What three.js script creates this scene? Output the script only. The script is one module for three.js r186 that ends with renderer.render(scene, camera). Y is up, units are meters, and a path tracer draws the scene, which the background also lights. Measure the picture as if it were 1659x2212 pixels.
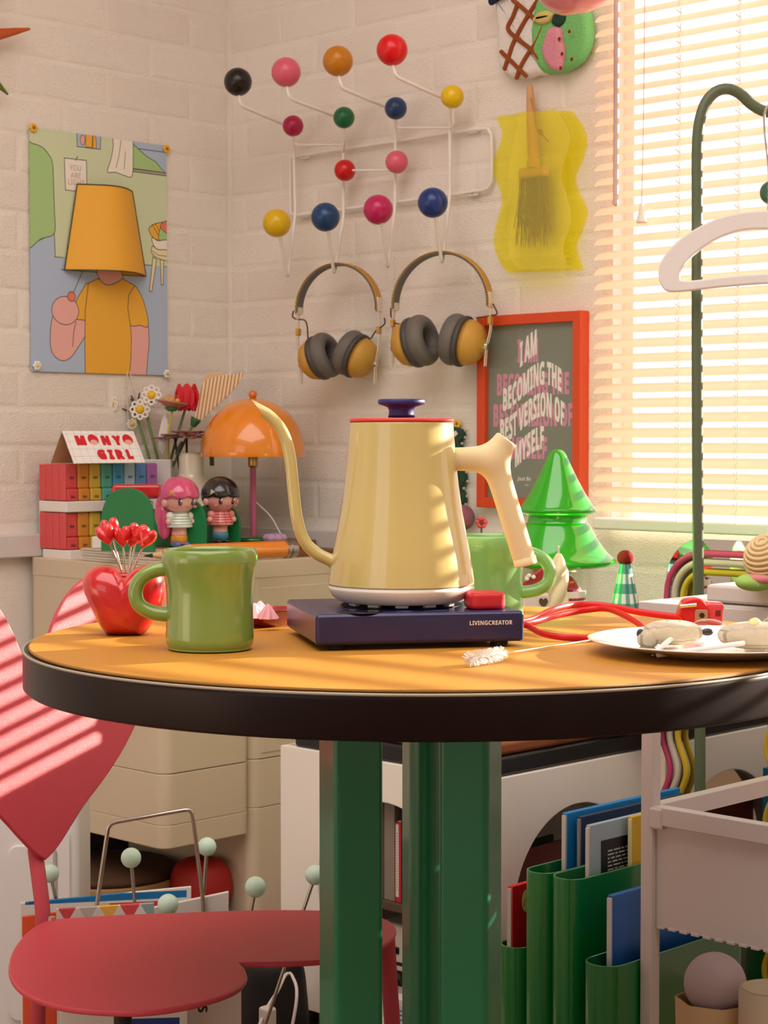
import * as THREE from 'three';
import { RoundedBoxGeometry } from 'three/addons/geometries/RoundedBoxGeometry.js';
import { mergeGeometries } from 'three/addons/utils/BufferGeometryUtils.js';
import { RectAreaLightUniformsLib } from 'three/addons/lights/RectAreaLightUniformsLib.js';
import { FontLoader } from 'three/addons/loaders/FontLoader.js';
import { TextGeometry } from 'three/addons/geometries/TextGeometry.js';
import { MarchingCubes } from 'three/addons/objects/MarchingCubes.js';

// ---------------------------------------------------------------- camera, sky, sun, exposure
const F = 4050, W = 1659, H = 2212;                         // focal length in pixels
const A0 = THREE.MathUtils.degToRad(44.45), TILT = THREE.MathUtils.degToRad(2.234);
const scene = new THREE.Scene();
const camera = new THREE.PerspectiveCamera(THREE.MathUtils.radToDeg(2 * Math.atan(H / 2 / F)), W / H, 0.05, 60);
camera.position.set(2.777, 0.84, 2.403);
camera.rotation.order = 'YXZ';
camera.rotation.set(-TILT, A0, 0);
camera.updateMatrixWorld(true);
camera.focus = 1.72; camera.userData.fStop = 32;

const renderer = new THREE.WebGLRenderer({ antialias: true });
renderer.toneMapping = THREE.LinearToneMapping;
renderer.toneMappingExposure = 0.97;
renderer.shadowMap.enabled = true;
RectAreaLightUniformsLib.init();

const FWD = new THREE.Vector3(-Math.sin(A0), 0, -Math.cos(A0)), RIGHT = new THREE.Vector3(Math.cos(A0), 0, -Math.sin(A0));
scene.background = new THREE.Color(0.95, 0.97, 1.0).multiplyScalar(1.5);   // bright hazy sky
const sun = new THREE.DirectionalLight(new THREE.Color(1.0, 0.86, 0.70), 15.5);
{
  const el = THREE.MathUtils.degToRad(14.2), az = THREE.MathUtils.degToRad(62);
  const from = FWD.clone().multiplyScalar(Math.cos(az)).addScaledVector(RIGHT, Math.sin(az)).multiplyScalar(Math.cos(el));
  from.y = Math.sin(el);
  sun.position.copy(from.multiplyScalar(7).add(new THREE.Vector3(1.4, 0.7, 1.4)));
  sun.target.position.set(1.4, 0.7, 1.4);
  sun.castShadow = true; sun.shadow.mapSize.set(4096, 4096); sun.shadow.radius = 0.6;
  Object.assign(sun.shadow.camera, { left: -2.5, right: 2.5, top: 2.5, bottom: -2.5, near: 0.5, far: 14 });
  scene.add(sun, sun.target);
}
const ceilingFill = new THREE.RectAreaLight(new THREE.Color(1.0, 0.93, 0.91), 1.95, 2.4, 2.4);  // added fill, soft light cast down over the room
ceilingFill.position.set(2.0, 2.355, 2.0); ceilingFill.lookAt(2.0, 0, 2.0); ceilingFill.name = 'added_ceiling_fill';
scene.add(ceilingFill);

// ---------------------------------------------------------------- helpers
const V = (x, y, z) => new THREE.Vector3(x, y, z), PI = Math.PI, rad = THREE.MathUtils.degToRad;
let seed = 7; const rnd = () => { seed = (seed * 16807) % 2147483647; return seed / 2147483647; };
const rr = (a, b) => a + (b - a) * rnd();
const ray = (px, py) => V((px - W / 2) / F, (H / 2 - py) / F, -1).applyQuaternion(camera.quaternion);
const along = (d, t) => camera.position.clone().addScaledVector(d, t);
const at = (px, py, z) => { const d = ray(px, py); return along(d, z / d.dot(FWD)); };
const onY = (px, py, y) => { const d = ray(px, py); return along(d, (y - camera.position.y) / d.y); };
const onX = (px, py, x) => { const d = ray(px, py); return along(d, (x - camera.position.x) / d.x); };
const onZ = (px, py, z) => { const d = ray(px, py); return along(d, (z - camera.position.z) / d.z); };
const depthOf = (p) => p.clone().sub(camera.position).dot(FWD);
const camPt = (X, y, Z) => V(camera.position.x, y, camera.position.z).addScaledVector(RIGHT, X).addScaledVector(FWD, Z);

const used = {};
const numbered = (n) => { used[n] = (used[n] ?? -1) + 1; return used[n] ? n + '_' + String(used[n]).padStart(3, '0') : n; };
function thing(name, label, category, p, turn = 0, group) {
  const o = new THREE.Group(); o.name = numbered(name); o.position.copy(p); o.rotation.y = turn; o.userData = { label, category };
  if (group) o.userData.group = group;
  scene.add(o); return o;
}
function part(parent, name, geometry, material, label) {
  const m = new THREE.Mesh(geometry, material); m.name = name; m.castShadow = m.receiveShadow = true;
  if (label) m.userData.label = label;
  parent.add(m); return m;
}
function whole(name, label, category, geometry, material, p, turn = 0, group) {
  const m = part(scene, numbered(name), geometry, material); m.userData = { label, category }; if (group) m.userData.group = group;
  if (p) m.position.copy(p); m.rotation.y = turn; return m;
}
function structure(name, geometry, material) { const m = part(scene, name, geometry, material); m.userData.kind = 'structure'; return m; }
function copyOf(o, label, p, turn) { const c = o.clone(); c.name = numbered(o.name.replace(/_\d+$/, '')); c.userData = { ...o.userData, label }; if (p) c.position.copy(p); if (turn !== undefined) c.rotation.y = turn; scene.add(c); return c; }

const mats = new Map();
function mat(color, rough = 0.5, extra = {}) {
  const k = color + rough + JSON.stringify(extra); if (mats.has(k)) return mats.get(k);
  const m = new THREE.MeshPhysicalMaterial({ color, roughness: rough, ...extra }); mats.set(k, m); return m;
}
const gloss = (c, r = 0.3) => mat(c, r, { clearcoat: 1, clearcoatRoughness: 0.05 });
const merge = (...g) => mergeGeometries(g.flat().map((x) => { const y = x.index ? x.toNonIndexed() : x; for (const k of Object.keys(y.attributes)) if (!['position', 'normal', 'uv'].includes(k)) y.deleteAttribute(k); return y; }));
const move = (g, x = 0, y = 0, z = 0) => g.translate(x, y, z);
const box = (w, h, d, r = 0.002, x = 0, y = 0, z = 0, s = 2) => new RoundedBoxGeometry(w, h, d, s, Math.min(r, w / 2.01, h / 2.01, d / 2.01)).translate(x, y, z);
const block = (x0, x1, y0, y1, z0, z1, r = 0.002) => box(x1 - x0, y1 - y0, z1 - z0, r, (x0 + x1) / 2, (y0 + y1) / 2, (z0 + z1) / 2);
const plainBox = (x0, x1, y0, y1, z0, z1) => new THREE.BoxGeometry(x1 - x0, y1 - y0, z1 - z0).translate((x0 + x1) / 2, (y0 + y1) / 2, (z0 + z1) / 2);
const ball = (r, x = 0, y = 0, z = 0, sx = 1, sy = 1, sz = 1, n = 24) => new THREE.SphereGeometry(r, n, Math.round(n * 0.7)).scale(sx, sy, sz).translate(x, y, z);
const cyl = (r0, r1, h, n = 24, x = 0, y = 0, z = 0) => new THREE.CylinderGeometry(r1, r0, h, n).translate(x, y + h / 2, z);
const lathe = (pts, n = 48) => new THREE.LatheGeometry(pts.map((p) => new THREE.Vector2(Math.max(p[0], 1e-5), p[1])), n);
const smoothLathe = (pts, n = 48, k = 60) => new THREE.LatheGeometry(new THREE.SplineCurve(pts.map((p) => new THREE.Vector2(Math.max(p[0], 1e-5), p[1]))).getPoints(k), n);
const tube = (pts, r, n = 48, k = 10, tension = 0.5) => {
  const c = pts.length === 2 ? new THREE.LineCurve3(...pts) : new THREE.CatmullRomCurve3(pts, false, 'catmullrom', tension);
  return merge(new THREE.TubeGeometry(c, pts.length === 2 ? 1 : n, r, k), ball(r, ...pts[0].toArray(), 1, 1, 1, 8), ball(r, ...pts.at(-1).toArray(), 1, 1, 1, 8));
};
// polyline of straight runs with rounded corners
function bend(pts, r, round = 0.012, k = 10) {
  const path = new THREE.CurvePath(); let a = pts[0];
  for (let i = 1; i < pts.length; i++) {
    const b = pts[i], n = pts[i + 1];
    if (!n) { path.add(new THREE.LineCurve3(a, b)); break; }
    const l = Math.min(round, b.distanceTo(a) * 0.45, b.distanceTo(n) * 0.45);
    const p = b.clone().add(a.clone().sub(b).setLength(l)), q = b.clone().add(n.clone().sub(b).setLength(l));
    path.add(new THREE.LineCurve3(a, p)); path.add(new THREE.QuadraticBezierCurve3(p, b, q)); a = q;
  }
  const all = [pts[0]]; for (const c of path.curves) { const steps = c.isLineCurve3 ? 1 : 6; for (let i = 1; i <= steps; i++) all.push(c.getPoint(i / steps)); }
  const curve = new THREE.CatmullRomCurve3(all, false, 'centripetal', 0.1);
  return merge(new THREE.TubeGeometry(curve, all.length * 5, r, k), ball(r, ...pts[0].toArray(), 1, 1, 1, 8), ball(r, ...pts.at(-1).toArray(), 1, 1, 1, 8));
}
const outline = (pts, closed = true) => new THREE.Shape(new THREE.SplineCurve(pts.map((p) => new THREE.Vector2(...p)).concat(closed ? [new THREE.Vector2(...pts[0])] : [])).getPoints(pts.length * 6));
const poly = (pts) => new THREE.Shape(pts.map((p) => new THREE.Vector2(...p)));
// a shape with thickness and a rounded rim, centred on z = 0
function slab(shape, t, b = 0.001, seg = 2, curve = 12) {
  b = Math.min(b, t / 2.01);
  return new THREE.ExtrudeGeometry(shape, { depth: t - 2 * b, bevelEnabled: b > 0, bevelSize: b, bevelThickness: b, bevelOffset: -b, bevelSegments: seg, curveSegments: curve }).translate(0, 0, -t / 2 + b);
}
const rrect = (x0, y0, x1, y1, r) => { const s = new THREE.Shape(); s.moveTo(x0 + r, y0); s.lineTo(x1 - r, y0); s.absarc(x1 - r, y0 + r, r, -PI / 2, 0); s.lineTo(x1, y1 - r); s.absarc(x1 - r, y1 - r, r, 0, PI / 2); s.lineTo(x0 + r, y1); s.absarc(x0 + r, y1 - r, r, PI / 2, PI); s.lineTo(x0, y0 + r); s.absarc(x0 + r, y0 + r, r, PI, 1.5 * PI); return s; };
// a closed outline blown up to a cushion: half thickness t, rounded by the exponent e, about the centre c
function pillow(pts, c, t, e = 0.8, M = 14) {
  const ring = new THREE.SplineCurve([...pts, pts[0]].map((p) => new THREE.Vector2(...p))).getPoints(120), N = ring.length - 1, pos = [], idx = [];
  for (let j = 0; j <= M; j++) { const v = (j / M - 0.5) * PI, k = Math.pow(Math.max(0, Math.cos(v)), e), z = t * Math.sin(v); for (let i = 0; i <= N; i++) pos.push(c[0] + (ring[i].x - c[0]) * k, c[1] + (ring[i].y - c[1]) * k, z); }
  for (let j = 0; j < M; j++) for (let i = 0; i < N; i++) { const a = j * (N + 1) + i, b = a + N + 1; idx.push(a, a + 1, b, b, a + 1, b + 1); }
  const q = new THREE.BufferGeometry(); q.setAttribute('position', new THREE.Float32BufferAttribute(pos, 3)); q.setAttribute('uv', new THREE.Float32BufferAttribute(new Float32Array(pos.length / 3 * 2), 2)); q.setIndex(idx); q.computeVertexNormals(); return q;
}
function heart(w, h) { // tip at (0,0), up +y
  const s = new THREE.Shape(); s.moveTo(0, 0);
  s.bezierCurveTo(w * 0.16, h * 0.18, w * 0.5, h * 0.42, w * 0.5, h * 0.7); s.bezierCurveTo(w * 0.5, h * 1.08, w * 0.08, h * 1.1, 0, h * 0.8);
  s.bezierCurveTo(-w * 0.08, h * 1.1, -w * 0.5, h * 1.08, -w * 0.5, h * 0.7); s.bezierCurveTo(-w * 0.5, h * 0.42, -w * 0.16, h * 0.18, 0, 0); return s;
}
// uv of an extruded face in 0..1 of its own box
function fitUV(g, axes = 'xy') {
  g.computeBoundingBox(); const { min, max } = g.boundingBox, p = g.attributes.position, uv = new Float32Array(p.count * 2), A = axes[0], B = axes[1];
  for (let i = 0; i < p.count; i++) { uv[2 * i] = ((A === 'x' ? p.getX(i) : p.getZ(i)) - min[A]) / (max[A] - min[A]); uv[2 * i + 1] = ((B === 'y' ? p.getY(i) : p.getZ(i)) - min[B]) / (max[B] - min[B]); }
  g.setAttribute('uv', new THREE.BufferAttribute(uv, 2)); return g;
}
function canvasTexture(w, h, draw) {
  const c = document.createElement('canvas'); c.width = w; c.height = h; draw(c.getContext('2d'), w, h);
  const t = new THREE.CanvasTexture(c); t.colorSpace = THREE.SRGBColorSpace; t.anisotropy = 8; return t;
}
function noiseTexture(n, f, srgb = false) {
  const d = new Uint8Array(n * n * 4);
  for (let y = 0; y < n; y++) for (let x = 0; x < n; x++) { const v = f(x, y), i = (y * n + x) * 4; for (let c = 0; c < 3; c++) d[i + c] = Math.max(0, Math.min(255, 255 * (Array.isArray(v) ? v[c] : v))); d[i + 3] = 255; }
  const t = new THREE.DataTexture(d, n, n); t.wrapS = t.wrapT = THREE.RepeatWrapping; t.magFilter = THREE.LinearFilter; t.minFilter = THREE.LinearMipmapLinearFilter; t.generateMipmaps = true; if (srgb) t.colorSpace = THREE.SRGBColorSpace; t.needsUpdate = true; return t;
}
// tileable value noise
function tileNoise(n, cells) { const g = Array.from({ length: cells * cells }, rnd), s = (t) => t * t * (3 - 2 * t); return (x, y) => { const u = (x / n) * cells, v = (y / n) * cells, i = Math.floor(u), j = Math.floor(v), a = s(u - i), b = s(v - j), q = (p, r) => g[((r % cells) + cells) % cells * cells + ((p % cells) + cells) % cells]; return (q(i, j) * (1 - a) + q(i + 1, j) * a) * (1 - b) + (q(i, j + 1) * (1 - a) + q(i + 1, j + 1) * a) * b; }; }
const metric = (t, metres) => { const c = t.clone(); c.repeat.set(1 / metres, 1 / metres); return c; };
// uv in metres, picked by the dominant normal
function metreUV(g) { if (g.index) g = g.toNonIndexed(); const p = g.attributes.position, n = g.attributes.normal, uv = new Float32Array(p.count * 2); for (let i = 0; i < p.count; i++) { const a = Math.abs(n.getX(i)), b = Math.abs(n.getY(i)), c = Math.abs(n.getZ(i)); const [u, v] = a > b && a > c ? [p.getZ(i), p.getY(i)] : b > c ? [p.getX(i), p.getZ(i)] : [p.getX(i), p.getY(i)]; uv[2 * i] = u; uv[2 * i + 1] = v; } g.setAttribute('uv', new THREE.BufferAttribute(uv, 2)); return g; }
const grainFine = (() => { const a = tileNoise(256, 64), b = tileNoise(256, 128), c = tileNoise(256, 16); return noiseTexture(256, (x, y) => 0.4 * a(x, y) + 0.4 * b(x, y) + 0.2 * c(x, y)); })();
const fuzz = (() => { const a = tileNoise(256, 96), b = tileNoise(256, 40); return noiseTexture(256, (x, y) => 0.6 * a(x, y) + 0.4 * b(x, y)); })();
const bold = await new FontLoader().loadAsync('fonts/droid/droid_sans_bold.typeface.json');

// ---------------------------------------------------------------- the room
const paint = mat('#f2eae1', 0.75, { bumpMap: metric(grainFine, 0.12), bumpScale: 0.0012 });
const roomX = 4.7, roomZ = 4.7, roomH = 2.4, T = 0.15, TW = 0.04;
const WX0 = 0.932, WX1 = 2.75, WY0 = 0.702, WY1 = 2.06;        // window opening in wall_right
structure('floor', metreUV(plainBox(-T, roomX + T, -0.1, 0, -T, roomZ + T)), mat('#8a6a4a', 0.5));
structure('ceiling', plainBox(-T, roomX + T, roomH, roomH + 0.1, -T, roomZ + T), mat('#f2ece4', 0.9));
const wallLeft = structure('wall_left', metreUV(plainBox(-T, 0, 0, roomH, -T, roomZ + T)), paint);
const wallRight = structure('wall_right', metreUV(merge(plainBox(0, WX0, 0, roomH, -TW, 0), plainBox(WX1, roomX, 0, roomH, -TW, 0), plainBox(WX0, WX1, 0, WY0, -TW, 0), plainBox(WX0, WX1, WY1, roomH, -TW, 0))), paint);
const plain = mat('#ede4da', 0.9);
structure('wall_back', merge(plainBox(-T, 1.1, 0, roomH, roomZ, roomZ + T), plainBox(2.9, roomX + T, 0, roomH, roomZ, roomZ + T), plainBox(1.1, 2.9, 0, 0.8, roomZ, roomZ + T), plainBox(1.1, 2.9, 2.1, roomH, roomZ, roomZ + T)), plain);  // opening added behind the camera to let in sky as fill
structure('wall_side', plainBox(roomX, roomX + T, 0, roomH, 0, roomZ), plain);
{ const w = new THREE.Group(); w.name = 'window_2'; w.userData.kind = 'structure'; scene.add(w); const fr = mat('#f4f2ee', 0.5);  // window frame added around the fill opening, out of view
  for (const x of [1.12, 2.0, 2.88]) part(w, 'window_frame', block(x - 0.02, x + 0.02, 0.8, 2.1, roomZ + 0.03, roomZ + 0.09), fr);
  for (const y of [0.82, 2.08]) part(w, 'window_frame', block(1.1, 2.9, y - 0.02, y + 0.02, roomZ + 0.03, roomZ + 0.09), fr); }
// embossed bricks of the two papered walls, each its own raised piece
{
  const BL = 0.196, BH = 0.0685, J = 0.006, E = 0.006, P = 0.0011, cache = {};
  const brickGeo = (l) => cache[l] ??= (() => { const h = BH - J, s = poly([[-l / 2 + E, -h / 2 + E], [l / 2 - E, -h / 2 + E], [l / 2 - E, h / 2 - E], [-l / 2 + E, h / 2 - E]]); const g = new THREE.ExtrudeGeometry(s, { depth: 0.0006, bevelEnabled: true, bevelSize: E, bevelThickness: P, bevelSegments: 1 }); return metreUV(g.translate(0, 0, -P * 0.2)); })();
  const paints = ['#f2eae1', '#f0e7de', '#f4ece3'].map((c) => mat(c, 0.75, { bumpMap: metric(grainFine, 0.09), bumpScale: 0.0016 }));
  const course = (wall, y, from, to, shift, place) => { for (let a = Math.floor((from - shift) / BL) * BL + shift; a < to; a += BL) { const lo = Math.max(a, from), hi = Math.min(a + BL, to), l = Math.round((hi - lo - J) * 1000) / 1000; if (l < 0.03) continue; place(part(wall, 'brick', brickGeo(l), paints[Math.floor(rnd() * 3)]), (lo + hi) / 2, y); } };
  for (let r = 0; r < 15; r++) { const y = 0.69 + BH * (r + 0.5), sh = (r % 2) * BL / 2;
    course(wallLeft, y, 0.004, 1.35, sh, (m, a, b) => { m.position.set(0, b, a); m.rotation.y = PI / 2; });
    course(wallRight, y, 0.004, WX0 - 0.002, sh + 0.05, (m, a, b) => m.position.set(a, b, 0)); }
  for (let r = 0; r < 3; r++) course(wallRight, 0.50 + BH * (r + 0.5), WX0 - 0.15, 1.75, (r % 2) * BL / 2, (m, a, b) => m.position.set(a, b, 0));
  structure('trim_1', block(0, 0.024, 0.632, 0.672, 0.02, 1.6, 0.003), mat('#d9d4cf', 0.5));
  structure('trim_2', block(0.0, 0.80, 0.632, 0.672, 0, 0.024, 0.003), mat('#d9d4cf', 0.5));
}
// window frame and panes
{
  const w = new THREE.Group(); w.name = 'window_1'; w.userData.kind = 'structure'; scene.add(w); const fr = mat('#f1efec', 0.45);
  for (const x of [WX0 + 0.006, WX1 - 0.02]) part(w, 'window_frame', block(x - 0.012, x + 0.012, WY0, WY1, -0.045, -0.03), fr);
  for (const y of [WY0 - 0.004, WY1 - 0.02]) part(w, 'window_frame', block(WX0, WX1, y - 0.012, y + 0.012, -0.045, -0.03), fr);
  const glass = mat('#ffffff', 0, { transmission: 1, thickness: 0, ior: 1.45, specularIntensity: 0.4 });
  for (const [a, b] of [[WX0 + 0.018, WX1 - 0.032]]) part(w, 'pane', new THREE.PlaneGeometry(b - a, WY1 - WY0 - 0.04).translate((a + b) / 2, (WY0 + WY1) / 2 - 0.012, -0.038), glass);
}
// glowing ceiling panel, added out of view as fill for the room
{
  const g = thing('added_ceiling_panel', 'square white glowing panel added on the unseen ceiling as fill', 'lamp', V(2.0, roomH, 2.0));
  part(g, 'housing', box(2.46, 0.03, 2.46, 0.01, 0, -0.016, 0), mat('#ffffff', 0.6));
  part(g, 'diffuser', box(2.4, 0.008, 2.4, 0.002, 0, -0.034, 0), mat('#ffffff', 0.8, { emissive: '#fff3e6', emissiveIntensity: 1.0 }));
}
// venetian blind
{
  const BX0 = 0.928, BX1 = 2.80, pitch = 0.0233, y0 = 0.713, wS = 0.026, tilt = rad(36), zB = 0.034;
  const g = thing('venetian_blind', 'white venetian blind with sunlit slats over the window', 'blind', V(0, 0, 0));
  const sunTintSlat = mat('#e9c6ac', 0.9, { transmission: 0.22, thickness: 0, side: THREE.DoubleSide });  // white slats: the peach of sunlight coming through is put into the colour
  const N = 59, sg = new THREE.PlaneGeometry(BX1 - BX0, wS, 1, 8);
  { const p = sg.attributes.position; for (let i = 0; i < p.count; i++) { const t = p.getY(i) / wS; p.setXYZ(i, p.getX(i), 0.0028 * (1 - 4 * t * t), p.getY(i)); } sg.rotateX(tilt); sg.computeVertexNormals(); }
  for (let i = 0; i < N; i++) { const m = part(g, 'slat', sg, sunTintSlat); m.position.set((BX0 + BX1) / 2, y0 + pitch * i + 0.02, zB); m.rotation.x = rr(-0.015, 0.015); }
  const rail = mat('#ece6de', 0.5);
  part(g, 'bottom_rail', block(BX0, BX1, y0 - 0.0165, y0 + 0.002, zB - 0.012, zB + 0.012, 0.004), rail);
  part(g, 'head_rail', block(BX0, BX1, y0 + pitch * N + 0.01, y0 + pitch * N + 0.045, 0.005, 0.06, 0.003), rail);
  const cordMat = mat('#f3ead8', 0.8), top = y0 + pitch * N + 0.02;
  for (const px of [1463, 1591, 1720]) { const x = onZ(px, 700, zB + 0.014).x; for (const dz of [-0.0135, 0.0135]) part(g, 'ladder_cord', tube([V(x, y0, zB + dz), V(x, top, zB + dz)], 0.0007, 1, 5), cordMat);
    for (let i = 0; i < N; i += 1) { const m = part(g, 'ladder_rung', (g.userData.rung ??= merge(tube([V(-0.004, 0.004, 0.0145), V(0.004, -0.002, 0.0145)], 0.001, 1, 4), tube([V(0.003, 0.0055, 0.0145), V(0.0035, -0.005, 0.0145)], 0.0012, 1, 4))), cordMat); m.position.set(x, y0 + pitch * i + 0.026, zB); } }
  delete g.userData.rung;
  const w0 = onZ(1330, 440, zB + 0.03), w1 = onZ(1336, -60, zB + 0.03); w1.x = w0.x + 0.001;
  part(g, 'tilt_wand', tube([w0, V(w0.x, top, w0.z)], 0.0042, 1, 6), mat('#d8beb8', 0.35), 'pale tilt wand');
  const c0 = onZ(1386, 448, zB + 0.025), c1 = onZ(1392, 60, zB + 0.025), cord = part(g, 'lift_cord', tube([c0, V((c0.x + c1.x) / 2 + 0.001, (c0.y + c1.y) / 2, c0.z), c1, V(c1.x, top, c1.z)], 0.0007, 12, 5), mat('#cbb79c', 0.8));
  part(cord, 'tassel', lathe([[0, 0.006], [0.003, 0.006], [0.0042, -0.004], [0.0085, -0.022], [0.0075, -0.024], [0, -0.024]], 16).translate(c0.x, c0.y, c0.z), mat('#f1ead9', 0.5));
}

// ---------------------------------------------------------------- things on the walls
// coat rack of white wire with painted balls, on wall_right
const hookPoint = [];
{
  const g = thing('coat_rack', 'white wire wall coat rack with coloured wooden balls', 'coat rack', V(0, 0, 0));
  const wire = mat('#f3ece6', 0.35), R = (px, py, o) => onZ(px, py, o), r0 = 0.0031;
  const fz = 0.012;
  part(g, 'wall_frame', merge(
    bend([R(640, 338, fz), R(1062, 275, fz), R(1062, 408, fz), R(640, 466, fz)], r0, 0.018),
    bend([R(641, 338, fz), R(627, 342, fz), R(628, 462, fz), R(640, 466, fz)], 0.0026, 0.006)), wire);
  for (const [x, y] of [[660, 337], [1024, 281], [660, 464], [1024, 417]]) { const p = R(x, y, 0.009); const b = part(g, 'bracket', slab(rrect(-0.012, -0.0052, 0.012, 0.0052, 0.005), 0.006, 0.0015), wire); b.position.copy(p); b.rotation.z = 0; part(b, 'screw', cyl(0.0018, 0.0018, 0.002, 8).rotateX(PI / 2).translate(0, 0, 0.0035), mat('#8f8880', 0.4, { metalness: 0.6 })); }
  const up = [[[633, 272], [638, 462], [622, 603], [603, 505]], [[741, 254], [742, 470], [722, 594], [708, 492]], [[855, 234], [853, 450], [838, 582], [824, 478]], [[972, 210], [972, 420], [955, 572], [940, 462]]];
  const low = [['#e2b70f', 598, 482, 30.5, 'yellow ball'], ['#123f73', 703, 469, 31, 'navy blue ball'], ['#c01a5e', 817, 453, 32, 'magenta ball'], ['#16357c', 935, 438, 32.5, 'navy blue ball']];
  const top = [['#17120f', 514, 177, 30, 'black ball'], ['#e0627b', 618, 156, 31.5, 'pink ball'], ['#c77d10', 730, 132, 32.5, 'ochre ball'], ['#e00a18', 847, 108, 33.5, 'red ball']];
  const mid = [['#b0114a', 633, 272, 22.5, 'crimson ball'], ['#0a6b3f', 743, 254, 23, 'green ball'], ['#123a6b', 855, 234, 24, 'navy blue ball'], ['#e8c20a', 977, 209, 25, 'yellow ball']];
  const inner = [['#d00a14', 745, 368, 23, 'red ball'], ['#e0627b', 857, 350, 24.5, 'pink ball']];
  const zB = 0.115, zT = 0.16, zM = 0.06, zV = 0.07;
  const addBall = ([c, x, y, r, l], o) => { const p = R(x, y, o), m = part(g, 'ball', ball(r * depthOf(p) / F, 0, 0, 0, 1, 1, 1, 40), mat(c, 0.28), l); m.position.copy(p); return p; };
  const arms = [[[516, 206], [520, 228], [612, 268]], [[620, 186], [624, 212], [722, 250]], [[732, 163], [738, 190], [832, 230]], [[848, 139], [855, 165], [955, 211]]];
  up.forEach((u, i) => {
    const a = R(...u[0], 0.028), b = R(...u[1], 0.028), c = R(...u[2], zV), d = R(...u[3], zB);
    hookPoint.push(c.clone());
    part(g, 'hook', bend([a, b, c, d], r0, 0.012), wire);
    addBall(low[i], zB); const t = addBall(top[i], zT), m = addBall(mid[i], zM);
    const [p, q, s] = arms[i]; part(g, 'arm', bend([R(...p, zT), R(...q, zT), R(...s, zM), m], r0, 0.018), wire);
  });
  inner.forEach((b) => addBall(b, 0.045));
  part(g, 'cross_wire', merge(bend([R(633, 290, zM), R(636, 313, 0.05), R(741, 313, 0.03)], 0.0022), bend([R(743, 275, zM), R(745, 306, 0.05), R(741, 330, 0.028)], 0.0022), bend([R(855, 255, zM), R(858, 276, 0.05), R(972, 276, 0.03)], 0.0022), bend([R(979, 230, zM), R(979, 276, 0.05), R(972, 276, 0.028)], 0.0022),
    tube([R(748, 368, 0.045), R(857, 368, 0.035)], 0.0022), tube([R(745, 368, 0.045), R(742, 375, 0.028)], 0.0022), tube([R(857, 350, 0.045), R(854, 358, 0.028)], 0.0022)), wire);
}
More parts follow.
